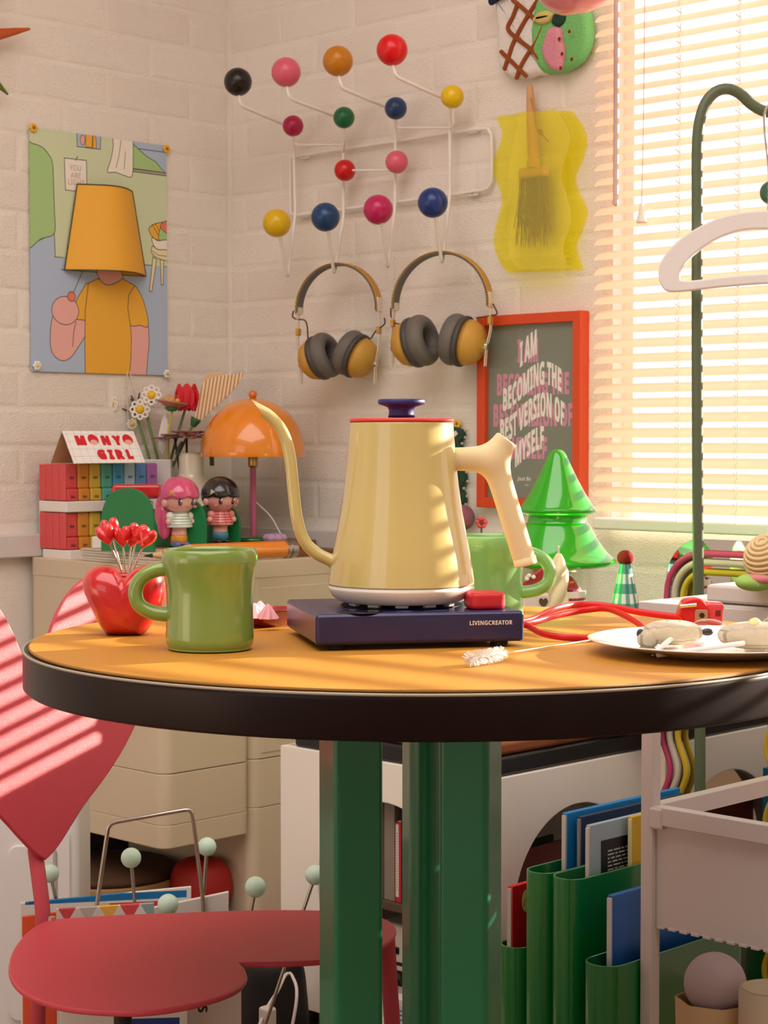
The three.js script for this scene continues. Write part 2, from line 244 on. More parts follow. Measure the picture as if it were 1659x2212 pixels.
// two headphones hanging from the rack
{
  const tan = mat('#c9973f', 0.55), grey = mat('#6b6560', 0.6), dark = mat('#4a4748', 0.5), steel = mat('#c9c4bd', 0.25, { metalness: 1 }), brown = mat('#5b3d20', 0.6), clear = mat('#e8dccb', 0.25, { metalness: 0.3 });
  const halfBand = (r, a0, a1, w, t) => { const s = new THREE.Shape(); s.absarc(0, 0, r + t, a0, a1, false); s.absarc(0, 0, r, a1, a0, true); return slab(s, w, Math.min(t, w) * 0.45, 2, 40); };
  function headphones(label, hook, topPx, R, cups, cordL, cordR, yaw) {
    const z = depthOf(hook), K = z / F, o = at(...topPx, z);
    const g = thing('headphones', label, 'headphones', o, A0 + yaw, undefined);
    const cy = -R, C = Math.cos(yaw);
    const L = (px, py, dz = 0) => V((px - topPx[0]) * K / C, -(py - topPx[1]) * K, dz);
    const a0 = -0.05, a1 = PI + 0.05;
    part(g, 'headband', halfBand(R - 0.001, a0, a1, 0.023, 0.0028).translate(0, cy, 0), tan, 'tan outer headband');
    part(g, 'headband_lining', halfBand(R - 0.0035, a0, a1, 0.0225, 0.0024).translate(0, cy, 0), grey, 'grey headband lining');
    { const st = []; for (let i = 0; i <= 64; i++) for (const s of [1, -1]) { const a = a0 + (a1 - a0) * i / 64; st.push(box(0.0018, 0.0014, 0.002, 0.0003).rotateZ(a).translate(Math.cos(a) * (R + 0.0002), cy + Math.sin(a) * (R + 0.0002), s * 0.0108)); }
      const m = part(g, 'stitching', merge(st), mat('#3a2d1c', 0.8)); }
    for (const [i, s] of [[0, -1], [1, 1]]) {
      const [px, py, tilt, twist, size] = cups[i], c = part(g, 'ear_cup', lathe([[0, 0.034], [0.010, 0.0335], [0.011, 0.029], [0.020, 0.028], [0.030, 0.020], [0.0345, 0.010], [0.035, 0.0], [0, 0]].map(([x, y]) => [x * size, y * size]), 40), tan);
      c.position.copy(L(px, py)); c.rotation.set(0, twist, s * -PI / 2 + tilt, 'YXZ');
      part(c, 'rim', lathe([[0.030, 0], [0.0385, 0.0005], [0.039, -0.004], [0.037, -0.009], [0.030, -0.009]].map(([x, y]) => [x * size, y * size]), 40), dark);
      part(c, 'cushion', new THREE.TorusGeometry(0.027 * size, 0.0125 * size, 20, 44).rotateX(PI / 2).scale(1, 1.15, 1).translate(0, -0.017 * size, 0), grey);
      part(c, 'speaker_cloth', cyl(0.022 * size, 0.022 * size, 0.004, 32, 0, -0.012 * size, 0), mat('#1c1a1b', 0.9));
      part(c, 'hub', cyl(0.007 * size, 0.005 * size, 0.005, 20, 0, 0.033 * size, 0), steel);
      // twin rods from the band end down past the outside of the cup
      const e = V(s * R, cy - 0.004, 0), hub = c.position.clone().add(V(0, 0.036 * size, 0).applyEuler(c.rotation)), beyond = hub.clone().add(hub.clone().sub(e).setLength(0.032));
      const rod = part(g, 'slider_rods', merge([-0.0035, 0.0035].flatMap((d) => [tube([e.clone().add(V(0, 0, d)), e.clone().lerp(hub, 0.55).add(V(s * 0.004, 0, d)), hub.clone().add(V(0, 0, d)), beyond.clone().add(V(0, 0, d))], 0.0012, 16, 6)])), clear);
      const stop = part(rod, 'stopper', box(0.006, 0.013, 0.012, 0.0015), tan); stop.position.copy(e.clone().lerp(hub, 0.36).add(V(s * 0.002, 0, 0)));
      const end = part(g, 'band_end', box(0.0065, 0.026, 0.02, 0.002), clear); end.position.set(s * (R - 0.0005), cy + 0.006, 0); 
    }
    for (const pts of [cordL, cordR]) part(g, 'cord', tube(pts.map((p) => L(p[0], p[1], p[2] ?? 0)), 0.0014, 30, 6), brown);
    return g;
  }
  headphones('tan headphones whose two cups touch, hanging under the navy ball beside the magenta one', hookPoint[1], [731, 570], 0.081, [[686, 772, 0.32, -0.05, 1.06], [773, 770, -0.42, 0.05, 1.06]],
    [[632, 668], [630, 680], [640, 686], [656, 688], [662, 700], [664, 728]], [[830, 690], [830, 702], [812, 716], [800, 732], [786, 735]], rad(-26));
  headphones('tan headphones with the cups apart, hanging above the orange framed poster', hookPoint[3], [955, 545], 0.0885, [[893, 738, 0.22, -0.05, 1.12], [1003, 738, -0.22, 0.05, 1.12]],
    [[845, 662], [846, 680], [855, 694], [874, 696]], [[1062, 660], [1070, 680], [1056, 684], [1028, 688]], rad(-26));
}
// lamp poster: a printed sheet with a curved paper shade standing out from it, on wall_left
{
  const ink = '#4b4a38', p00 = onX(66, 803, 0.004), p10 = onX(360, 811, 0.004), pTop = onX(64, 275, 0.004);
  const w = p00.z - p10.z, h = pTop.y - p00.y;
  const PX = 900, PY = Math.round(PX * h / w);
  // painting space: the photograph's zoom (poster corners at 88..1182 by 100..2070)
  const warp = (x, y) => { const u = (x - 95 - (y - 100) * 0.006) / (1085 - (y - 100) * 0.001), top = 100 + u * 152, bot = 2033 + u * 38; return [u * PX, (y - top) / (bot - top) * PY]; };
  const print = canvasTexture(PX, PY, (c) => {
    const path = (pts, fill, close = true, lw = 4, stroke = ink) => { c.beginPath(); const q = pts.map((p) => warp(...p)); c.moveTo(...q[0]); for (let i = 1; i < q.length; i++) c.lineTo(...q[i]); if (close) c.closePath(); if (fill) { c.fillStyle = fill; c.fill(); } if (lw) { c.lineWidth = lw; c.strokeStyle = stroke; c.lineJoin = c.lineCap = 'round'; c.stroke(); } };
    const curve = (pts, fill, close = true, lw = 4, stroke = ink) => path(new THREE.CatmullRomCurve3(pts.map((p) => V(p[0], p[1], 0)), close, 'catmullrom', 0.5).getPoints(pts.length * 10).map((v) => [v.x, v.y]), fill, close, lw, stroke);
    c.fillStyle = '#d3e0bb'; c.fillRect(0, 0, PX, PY);
    path([[60, 1045], [280, 940], [285, 1125], [620, 1150], [1250, 1215], [1250, 2120], [60, 2120]], '#b3c6e2', true, 0);
    path([[80, 1040], [280, 940]], null, false); path([[285, 1126], [350, 1133]], null, false); path([[990, 1190], [1060, 1196]], null, false); path([[1165, 1206], [1200, 1210]], null, false);
    curve([[60, 235], [120, 234], [190, 262], [240, 320], [268, 390], [276, 560], [282, 760], [281, 938], [180, 985], [60, 1048], [50, 640]], '#aad18e'); path([[281, 935], [288, 1127]], null, false);
    path([[455, 120], [458, 255], [640, 277], [643, 120]], '#b3c6e2'); path([[525, 150], [523, 258], [575, 265], [578, 150]], '#f2b63c', true, 3); curve([[500, 165], [482, 185], [490, 235], [510, 238], [520, 190]], '#eeb1a8', true, 3); curve([[585, 160], [605, 190], [607, 265], [580, 260], [582, 200]], '#f2b63c', true, 3);
    path([[358, 345], [530, 365], [534, 560], [440, 606], [367, 598]], '#f4efe6'); path([[444, 365], [462, 332]], null, false, 4);
    c.fillStyle = '#c9a59a'; c.textAlign = 'center'; c.font = '40px sans-serif'; [['YOU', 446, 425], ['ARE', 447, 485], ['LIGHT', 450, 540]].forEach(([t, x, y]) => { const q = warp(x, y); c.save(); c.translate(q[0], q[1] + 14); c.fillText(t, 0, 0); c.restore(); });
    curve([[748, 100], [742, 250], [725, 350], [697, 452], [760, 458], [830, 482], [895, 486], [905, 320], [905, 120]], '#f6f0e4'); path([[806, 205], [790, 320], [765, 422]], null, false, 3); path([[842, 295], [830, 432]], null, false, 3);
    path([[905, 120], [905, 450], [1200, 490], [1200, 120]], '#b3c6e2'); path([[905, 235], [955, 280], [1010, 330], [1090, 375], [1165, 460], [1160, 462], [905, 428]], '#aad18e'); path([[950, 272], [1190, 305]], null, false, 4); path([[905, 430], [1190, 466], [1190, 490], [905, 453]], '#a8a49c'); 
    curve([[1036, 900], [1060, 965], [1118, 1000], [1190, 1005], [1190, 870], [1110, 860]], '#f2b63c'); path([[1060, 870], [1115, 960]], null, false, 3); path([[1085, 860], [1122, 930]], null, false, 3); curve([[1118, 990], [1130, 900], [1160, 905], [1190, 960], [1190, 1005]], '#aad18e'); curve([[1130, 895], [1150, 858], [1190, 850], [1190, 940]], '#e77d72');
    curve([[1060, 975], [1070, 1030], [1110, 1070], [1190, 1090], [1190, 1000], [1110, 1000]], '#f6f0e4'); curve([[1065, 1042], [1058, 1095], [1110, 1140], [1190, 1155], [1190, 1080], [1110, 1070]], '#efe3b8'); path([[1065, 1080], [1110, 1115], [1190, 1125]], null, false, 3);
    path([[1068, 1125], [1098, 1150], [1060, 1400], [1038, 1405]], '#efe3b8'); path([[1130, 1150], [1158, 1155], [1155, 1350], [1138, 1350]], '#efe3b8');
    // the seated figure
    path([[500, 1240], [428, 1410]], null, false, 4);
    curve([[545, 1335], [490, 1400], [440, 1510], [455, 1620], [515, 1645], [560, 1500]], '#f2b63c'); 
    curve([[275, 1590], [250, 1740], [262, 1880], [330, 1948], [400, 1930], [460, 1850], [530, 1730], [530, 1640], [440, 1620], [360, 1600]], '#efb5b0'); path([[448, 1640], [430, 1720], [422, 1838]], null, false);
    { const [x, y] = warp(365, 1552); c.beginPath(); c.ellipse(x, y, 86, 106 * PY / PX * 0.5, 0, 0, 7); c.fillStyle = '#efb5b0'; c.fill(); c.lineWidth = 4; c.stroke(); const q = warp(413, 1441); c.beginPath(); c.arc(q[0], q[1], 25, 0, 7); c.fillStyle = '#ef8168'; c.fill(); c.stroke(); }
    path([[880, 1660], [1030, 1675], [1037, 1800], [1010, 2100], [872, 2100]], '#efb5b0');
    curve([[915, 1355], [990, 1480], [1030, 1672], [960, 1672], [880, 1665], [858, 1520], [870, 1420]], '#f2b63c');
    path([[545, 1335], [620, 1298], [700, 1345], [815, 1298], [915, 1355], [870, 1430], [860, 1530], [880, 1660], [890, 1760], [885, 1950], [870, 2100], [520, 2100], [516, 1850], [520, 1550]], '#f2b63c');
    curve([[622, 1225], [632, 1300], [690, 1348], [760, 1335], [820, 1290], [808, 1220]], '#eeb0a8');
    path([[335, 1228], [620, 1248]], null, false, 4); path([[812, 1270], [1000, 1282], [940, 1238], [812, 1225]], '#e3a32f');
  });
  const g = thing('lamp_poster', 'printed poster of a figure under a yellow lampshade, pinned to the wall', 'poster', p10, PI / 2);
  // local x runs towards the corner of the room: -z world
  const sheet = fitUV(slab(poly([[-w, 0], [0, 0], [0, h], [-w, h]]), 0.0012, 0.0002, 1).translate(0, 0, 0.0016));
  part(g, 'sheet', sheet, mat('#ffffff', 0.6, { map: print }));
  // the shade: a bent sheet of card
  const at2 = (x, y) => { const q = warp(x, y); return [(q[0] / PX - 1) * w, (1 - q[1] / PY) * h]; };
  const tl = at2(448, 553), tr = at2(888, 612), bl = at2(350, 1230), br = at2(1000, 1282), NU = 28, NV = 8, pos = [], idx = [], T2 = 0.0014;
  const surf = (off) => { for (let j = 0; j <= NV; j++) for (let i = 0; i <= NU; i++) { const u = i / NU, v = j / NV, lx = bl[0] + (tl[0] - bl[0]) * v, rx = br[0] + (tr[0] - br[0]) * v, ly = bl[1] + (tl[1] - bl[1]) * v, ry = br[1] + (tr[1] - br[1]) * v; const bulge = Math.sin(PI * u) * (0.052 - 0.018 * v) + 0.004 + off; pos.push(lx + (rx - lx) * u, ly + (ry - ly) * u, bulge); } };
  surf(0); surf(T2); const S = (NU + 1) * (NV + 1), id = (k, i, j) => k * S + j * (NU + 1) + i;
  for (let j = 0; j < NV; j++) for (let i = 0; i < NU; i++) { idx.push(id(1, i, j), id(1, i + 1, j), id(1, i + 1, j + 1), id(1, i, j), id(1, i + 1, j + 1), id(1, i, j + 1)); idx.push(id(0, i, j), id(0, i + 1, j + 1), id(0, i + 1, j), id(0, i, j), id(0, i, j + 1), id(0, i + 1, j + 1)); }
  const rim = []; for (let i = 0; i < NU; i++) rim.push([[i, 0], [i + 1, 0]], [[i + 1, NV], [i, NV]]); for (let j = 0; j < NV; j++) rim.push([[NU, j], [NU, j + 1]], [[0, j + 1], [0, j]]);
  for (const [a, b] of rim) idx.push(id(0, ...a), id(0, ...b), id(1, ...b), id(0, ...a), id(1, ...b), id(1, ...a));
  const sg = new THREE.BufferGeometry(); sg.setAttribute('position', new THREE.Float32BufferAttribute(pos, 3)); sg.setIndex(idx); const flat = sg.toNonIndexed(); flat.computeVertexNormals(); sg.computeVertexNormals(); sg.setAttribute('uv', new THREE.Float32BufferAttribute(new Float32Array(pos.length / 3 * 2), 2));
  const shade = part(g, 'lamp_shade', sg, mat('#efb036', 0.65), 'bent yellow card lampshade');
  const grid = (u, v) => { const i = (u * NU) | 0, j = (v * NV) | 0, k = (S + j * (NU + 1) + i) * 3; return V(pos[k], pos[k + 1], pos[k + 2] + 0.0006); };
  const edgeRun = (f) => tube(Array.from({ length: 15 }, (_, i) => f(i / 14)), 0.0011, 30, 5);
  part(shade, 'edge_line', merge(edgeRun((t) => grid(t, 1)), edgeRun((t) => grid(t, 0)), edgeRun((t) => grid(0, t)), edgeRun((t) => grid(1, t))), mat(ink, 0.7));
  part(g, 'power_cord', tube([V(-w * 0.31, 0.004, 0.003), V(-w * 0.31, -0.06, 0.004), V(-w * 0.3, -0.16, 0.004)], 0.0012, 12, 5), mat('#d9d3cb', 0.6));
  part(g, 'power_cord', tube([V(-w * 0.29, 0.004, 0.003), V(-w * 0.24, -0.045, 0.004), V(-w * 0.12, -0.14, 0.004)], 0.001, 12, 5), mat('#efe9e2', 0.6));
}
// flower pins
function flowerPin(petal, heartC, label, p, normalY, r, group) {
  const g = thing('flower_pin', label, 'push pin', p, normalY, group), pg = [];
  for (let i = 0; i < 6; i++) { const a = i * PI / 3; pg.push(ball(r * 0.42, Math.cos(a) * r * 0.6, Math.sin(a) * r * 0.6, r * 0.35, 1, 1, 0.7, 12)); }
  part(g, 'petals', merge(pg), mat(petal, 0.45)); part(g, 'centre', ball(r * 0.36, 0, 0, r * 0.55, 1, 1, 0.6, 12), mat(heartC, 0.45)); part(g, 'pin', cyl(r * 0.15, r * 0.12, r * 0.6, 8).rotateX(PI / 2), mat('#999999', 0.3, { metalness: 1 })); return g;
}
flowerPin('#eebb2c', '#b5561c', 'yellow flower pin over the arched doorway on the lamp poster', onX(70, 276, 0.006), PI / 2, 0.0085);
flowerPin('#eebb2c', '#b5561c', 'yellow flower pin over the little landscape on the lamp poster', onX(358, 322, 0.006), PI / 2, 0.0085);
flowerPin('#f3efe8', '#e2d08a', 'white flower pin under the pink hand on the lamp poster', onX(78, 790, 0.006), PI / 2, 0.009);
flowerPin('#f3efe8', '#d9b46a', 'white flower pin at the poster corner above the tulip', onX(359, 808, 0.006), PI / 2, 0.0085);
// wall clock of tapered rays, mostly out of the picture
{
  const c = onX(-95, 90, 0.03), g = thing('ray_clock', 'orange and green tapered tips of a sunburst wall clock', 'clock', c, PI / 2);
  part(g, 'face', cyl(0.045, 0.045, 0.02, 32).rotateX(PI / 2), gloss('#f2eee6'));
  const tips = [[66, 62], [18, 205], [-70, 250], [-190, 190], [-250, 80], [-200, -40], [-95, -90], [10, -45]], cols = ['#c1531c', '#5f6d1f', '#d8a52a', '#b02a2a', '#2b4a8a', '#c1531c', '#5f6d1f', '#e07a9a'];
  tips.forEach(([x, y], i) => { const e = onX(x, y, 0.03).sub(c), a = Math.atan2(e.y, -e.z), l = Math.hypot(e.y, e.z); const m = part(g, 'ray', lathe([[0, 0], [0.004, 0.0], [0.011, l * 0.5], [0.006, l * 0.8], [0.0022, l - 0.002], [0, l]], 14).scale(1, 1, 0.6).rotateZ(a - PI / 2), mat(cols[i], 0.4)); });
}
// framed typographic poster, wavy white words over pink ones
{
  const fz = 0.022, a = onZ(1031, 684, fz), b = onZ(1256, 671, fz), c = onZ(1042, 1096, fz), w = b.x - a.x, y0 = c.y, h = a.y - y0, fw = 0.017;
  const g = thing('framed_poster', 'orange framed poster with wavy white and pink lettering', 'framed poster', V(a.x, y0, 0));
  const orange = mat('#d9481a', 0.4), dz = 0.024;
  part(g, 'frame', merge(block(0, fw, 0, h, 0.001, dz, 0.0015), block(w - fw, w, 0, h, 0.001, dz, 0.0015), block(fw * 0.98, w - fw * 0.98, 0, fw, 0.001, dz, 0.0015), block(fw * 0.98, w - fw * 0.98, h - fw, h, 0.001, dz, 0.0015)), orange);
  const PX = 1000, PY = Math.round(PX * (h - 2 * fw) / (w - 2 * fw));
  const lines = [['I AM', 0.085, 0.22, 0.34, 0.58], ['BECOMING THE', 0.28, 0.405, 0.10, 0.92], ['BEST VERSION OF', 0.455, 0.585, 0.06, 0.96], ['MYSELF', 0.645, 0.77, 0.27, 0.68]];
  const print = canvasTexture(PX, PY, (x) => {
    x.fillStyle = '#7c8074'; x.fillRect(0, 0, PX, PY);
    const word = (t, col) => { const k = document.createElement('canvas'); k.width = 900; k.height = 200; const q = k.getContext('2d'); q.font = 'bold 180px sans-serif'; const m = q.measureText(t).width; q.setTransform(900 / m, 0, 0, 1.48, 0, 0); q.fillStyle = q.strokeStyle = col; q.lineWidth = 9; q.fillText(t, 0, 134); q.strokeText(t, 0, 134); return k; };
    for (const [t, a, b, x0, x1] of lines) x.drawImage(word(t, '#d58ba9'), 0, 0, 900, 200, x0 * PX, a * PY, (x1 - x0) * PX, (b - a) * PY);
    for (const [t, a, b, x0, x1] of lines) { const k = word(t, '#f1e9e5'), X0 = 0.5 + (x0 - 0.5) * 0.82, X1 = 0.5 + (x1 - 0.5) * 0.80; for (let i = 0; i < 300; i++) { const u = i / 300, X = X0 + (X1 - X0) * u; x.drawImage(k, u * 900, 0, 4, 200, X * PX, (a + 0.012 + 0.075 * Math.cos((X - 0.14) * PI / 0.5)) * PY, (X1 - X0) * PX / 300 + 1.2, (b - a) * PY * 1.05); } }
    x.fillStyle = '#e8e2dc'; x.font = 'italic bold 44px serif'; x.textAlign = 'center'; x.fillText('Just Be', PX * 0.42, PY * 0.895); x.font = '24px sans-serif'; x.fillText('nice', PX * 0.45, PY * 0.925);
  });
  part(g, 'print', fitUV(new THREE.BoxGeometry(w - 2 * fw + 0.002, h - 2 * fw + 0.002, 0.002).translate(w / 2, h / 2, 0.012)), mat('#ffffff', 0.6, { map: print }));
  part(g, 'glass', new THREE.PlaneGeometry(w - 2 * fw, h - 2 * fw).translate(w / 2, h / 2, 0.0165), mat('#ffffff', 0.0, { transmission: 1, thickness: 0, ior: 1.5 }));
}
// yellow acrylic pocket and hand brush
const brushSpot = onZ(1150, 430, 0.03);
{
  const zb = 0.006, K = 1, L = (px, py, o = zb) => { const p = onZ(px, py, o); return [p.x, p.y]; };
  const g = thing('acrylic_pocket', 'translucent yellow wavy acrylic pocket holding a wooden hand brush', 'wall pocket', V(0, 0, 0));
  const acr = mat('#fffdb0', 0.05, { transmission: 0.9, thickness: 0, ior: 1.45, specularIntensity: 0.6 }), edge = mat('#e9c400', 0.2);
  const back = [[1072, 252], [1140, 243], [1190, 239], [1235, 240]], right = [[1256, 270], [1266, 300], [1258, 340], [1243, 375], [1245, 405], [1262, 440], [1267, 462], [1256, 495], [1243, 530], [1252, 560], [1258, 582]], left = [[1098, 588], [1080, 565], [1067, 525], [1072, 485], [1084, 440], [1080, 410], [1067, 375], [1065, 350], [1078, 315], [1086, 285]];
  const sp = (pts) => new THREE.SplineCurve(pts.map((p) => new THREE.Vector2(...L(...p)))).getPoints(50);
  const bs = new THREE.Shape([...back.map((p) => new THREE.Vector2(...L(...p))), ...sp(right), ...sp(left)]);
  part(g, 'back_sheet', slab(bs, 0.004, 0.0004, 1).translate(0, 0, 0.005), acr);
  const o2 = 0.045, L2 = (p) => new THREE.Vector2(...L(p[0], p[1], o2));
  const fr = [[1108, 345], [1195, 238], [1213, 255], [1228, 285], [1231, 305], [1217, 350], [1212, 385], [1222, 420], [1235, 465], [1230, 500], [1217, 535], [1222, 560], [1231, 580], [1105, 586], [1098, 560]];
  const front = [[1122, 243], [1197, 238]], fr2 = [[1213, 255], [1228, 285], [1231, 305], [1217, 350], [1212, 385], [1222, 420], [1233, 465], [1228, 500], [1214, 535], [1220, 560], [1231, 580]], fl = [[1120, 583], [1106, 560], [1098, 520], [1104, 480], [1110, 440], [1108, 400], [1098, 365], [1104, 320], [1112, 290]];
  const fs = new THREE.Shape([...front.map(L2), ...new THREE.SplineCurve(fr2.map(L2)).getPoints(40), ...new THREE.SplineCurve(fl.map(L2)).getPoints(40)]);
  part(g, 'front_sheet', slab(fs, 0.003, 0.0004, 1).translate(0, 0, o2), acr);
  const pk = [onZ(1102, 345, 0.03), onZ(1196, 552, 0.03)];
  part(g, 'box_sheet', new THREE.PlaneGeometry(pk[1].x - pk[0].x, pk[0].y - pk[1].y).translate((pk[0].x + pk[1].x) / 2, (pk[0].y + pk[1].y) / 2, 0.036), acr);
  part(g, 'floor_sheet', plainBox(pk[0].x, pk[1].x + 0.02, pk[1].y - 0.004, pk[1].y, 0.007, 0.044), acr);
  const b = thing('hand_brush', 'wooden hand brush with dark bristles inside the yellow pocket', 'brush', V(0, 0, 0)), bz = 0.022, q = (px, py, o = bz) => onZ(px, py, o);
  const wood = mat('#d3a06b', 0.6);
  const hp = [[1145, 190], [1146, 215], [1148, 250], [1150, 290], [1152, 330], [1153, 362]].map((p) => q(...p));
  const hs = new THREE.CatmullRomCurve3(hp), hg = []; for (let i = 0; i <= 26; i++) { const t = i / 26, c = hs.getPoint(t); hg.push([0.0052 + 0.0042 * Math.sin(t * 1.9) + (t > 0.9 ? 0.002 : 0), c]); }
  part(b, 'handle', merge(...hg.slice(1).map(([r, c], i) => { const [r0, c0] = hg[i], d = c.clone().sub(c0), m = new THREE.CylinderGeometry(r, r0, d.length(), 14, 1, false); m.applyQuaternion(new THREE.Quaternion().setFromUnitVectors(V(0, 1, 0), d.clone().normalize())); const mid = c.clone().lerp(c0, 0.5); return m.translate(mid.x, mid.y, mid.z); }), ball(0.0054, ...hp[0].toArray(), 1, 1, 1, 14)), wood);
  const cb = q(1153, 372); part(b, 'block', box(0.058, 0.018, 0.016, 0.006).translate(cb.x, cb.y, cb.z), wood);
  const br = []; for (let i = 0; i < 130; i++) { const u = rr(-1, 1), t0 = V(cb.x + u * 0.026, cb.y - 0.006, cb.z + rr(-0.006, 0.006)), t1 = V(cb.x + u * 0.034 + rr(-0.012, 0.012), cb.y - rr(0.07, 0.125), cb.z + rr(-0.011, 0.011)); br.push(new THREE.TubeGeometry(new THREE.QuadraticBezierCurve3(t0, t0.clone().lerp(t1, 0.5).add(V(rr(-0.006, 0.006), 0, 0)), t1), 4, 0.0007, 3)); }
  part(b, 'bristles', merge(br), mat('#8f6a34', 0.8)).userData.kind = 'stuff';
  part(b, 'hanging_loop', tube([q(1147, 212, bz + 0.006), q(1154, 240, bz + 0.008), q(1158, 270, bz + 0.009), q(1166, 290, bz + 0.011), q(1172, 284, bz + 0.012), q(1164, 281, bz + 0.014), q(1184, 305, bz + 0.012)], 0.0014, 40, 6), mat('#b98a4e', 0.8));
}
// tufted hanging above it
{
  const z = 0.012, P = (px, py, o = z) => { const p = onZ(px, py, o); return new THREE.Vector2(p.x, p.y); }, pad = (pts, t, o) => slab(new THREE.Shape(new THREE.SplineCurve([...pts, pts[0]].map((p) => P(...p))).getPoints(pts.length * 8)), t, t * 0.48, 5, 8).translate(0, 0, o);
  const pile = (c) => mat(c, 0.95, { bumpMap: metric(fuzz, 0.05), bumpScale: 0.002 });
  const g = thing('tufted_hanging', 'fluffy white and green tufted hanging with an orange lattice', 'wall hanging', V(0, 0, 0));
  part(g, 'white_pile', metreUV(pad([[1078, 10], [1083, 60], [1084, 100], [1088, 145], [1110, 168], [1140, 172], [1165, 165], [1190, 155], [1195, 80], [1180, -30], [1110, -40]], 0.026, 0.016)), pile('#fffaf4'));
  part(g, 'green_pile', metreUV(pad([[1160, 70], [1164, 120], [1180, 155], [1205, 162], [1240, 152], [1268, 130], [1284, 95], [1286, 50], [1275, 10], [1240, -40], [1180, -20]], 0.028, 0.020)), pile('#84d67c'));
  part(g, 'pink_patch', metreUV(pad([[1198, 90], [1205, 70], [1220, 62], [1234, 70], [1236, 92], [1240, 110], [1238, 135], [1228, 156], [1210, 152], [1196, 130], [1193, 110]], 0.02, 0.034)), pile('#f0a0b2'));
  part(g, 'yellow_patch', metreUV(pad([[1172, 52], [1180, 35], [1200, 28], [1215, 36], [1208, 52], [1190, 58]], 0.014, 0.034)), pile('#e7d37e'));
  part(g, 'dark_green_patch', metreUV(pad([[1212, 56], [1218, 35], [1240, 25], [1240, 50], [1226, 63]], 0.014, 0.034)), pile('#1f4a3a'));
  part(g, 'navy_patch', metreUV(pad([[1074, -10], [1078, 16], [1095, 6], [1115, -2], [1110, -30]], 0.014, 0.034)), pile('#1c2a50'));
  const o = 0.031, q = (x, y) => onZ(x, y, o), lat = [[[1108, 0], [1134, 22], [1158, 44]], [[1165, -4], [1150, 18], [1128, 55], [1110, 90], [1100, 118], [1090, 148]], [[1118, 8], [1108, 36], [1097, 62], [1118, 84], [1146, 106], [1164, 126]], [[1172, 60], [1158, 92], [1146, 108], [1132, 130], [1122, 150], [1116, 168]], [[1083, 112], [1104, 132], [1122, 150], [1136, 164]]];
  lat.forEach((l) => part(g, 'orange_lattice', tube(l.map((p) => q(...p)), 0.0036, 24, 8), pile('#ef7c30')));
  const spots = [[1230, 68], [1208, 84], [1214, 116], [1235, 128], [1211, 147]]; spots.forEach(([x, y]) => { const p = onZ(x, y, 0.0445); part(g, 'red_spot', ball(0.0032, p.x, p.y, p.z, 1, 1, 0.4, 8), mat('#8c1a22', 0.9)); });
}
// pink pendant shade, only its lower edge in view
{
  const p = at(1243, -60, 2.75), g = thing('pink_pendant_lamp', 'glossy pink pendant lampshade hanging at the top of the picture', 'lamp', p, A0);
  const s = part(g, 'lamp_shade', smoothLathe([[0.0, 0.07], [0.03, 0.062], [0.056, 0.034], [0.0655, 0.0], [0.058, -0.03], [0.036, -0.052], [0.0, -0.06]], 48, 60), gloss('#e58a97')); s.rotation.set(0.1, 0, 0.3);
  part(g, 'cord', tube([V(0.03, 0.09, 0), V(0.03, roomH - p.y, 0)], 0.002, 1, 6), mat('#e8e2dc', 0.6));
}

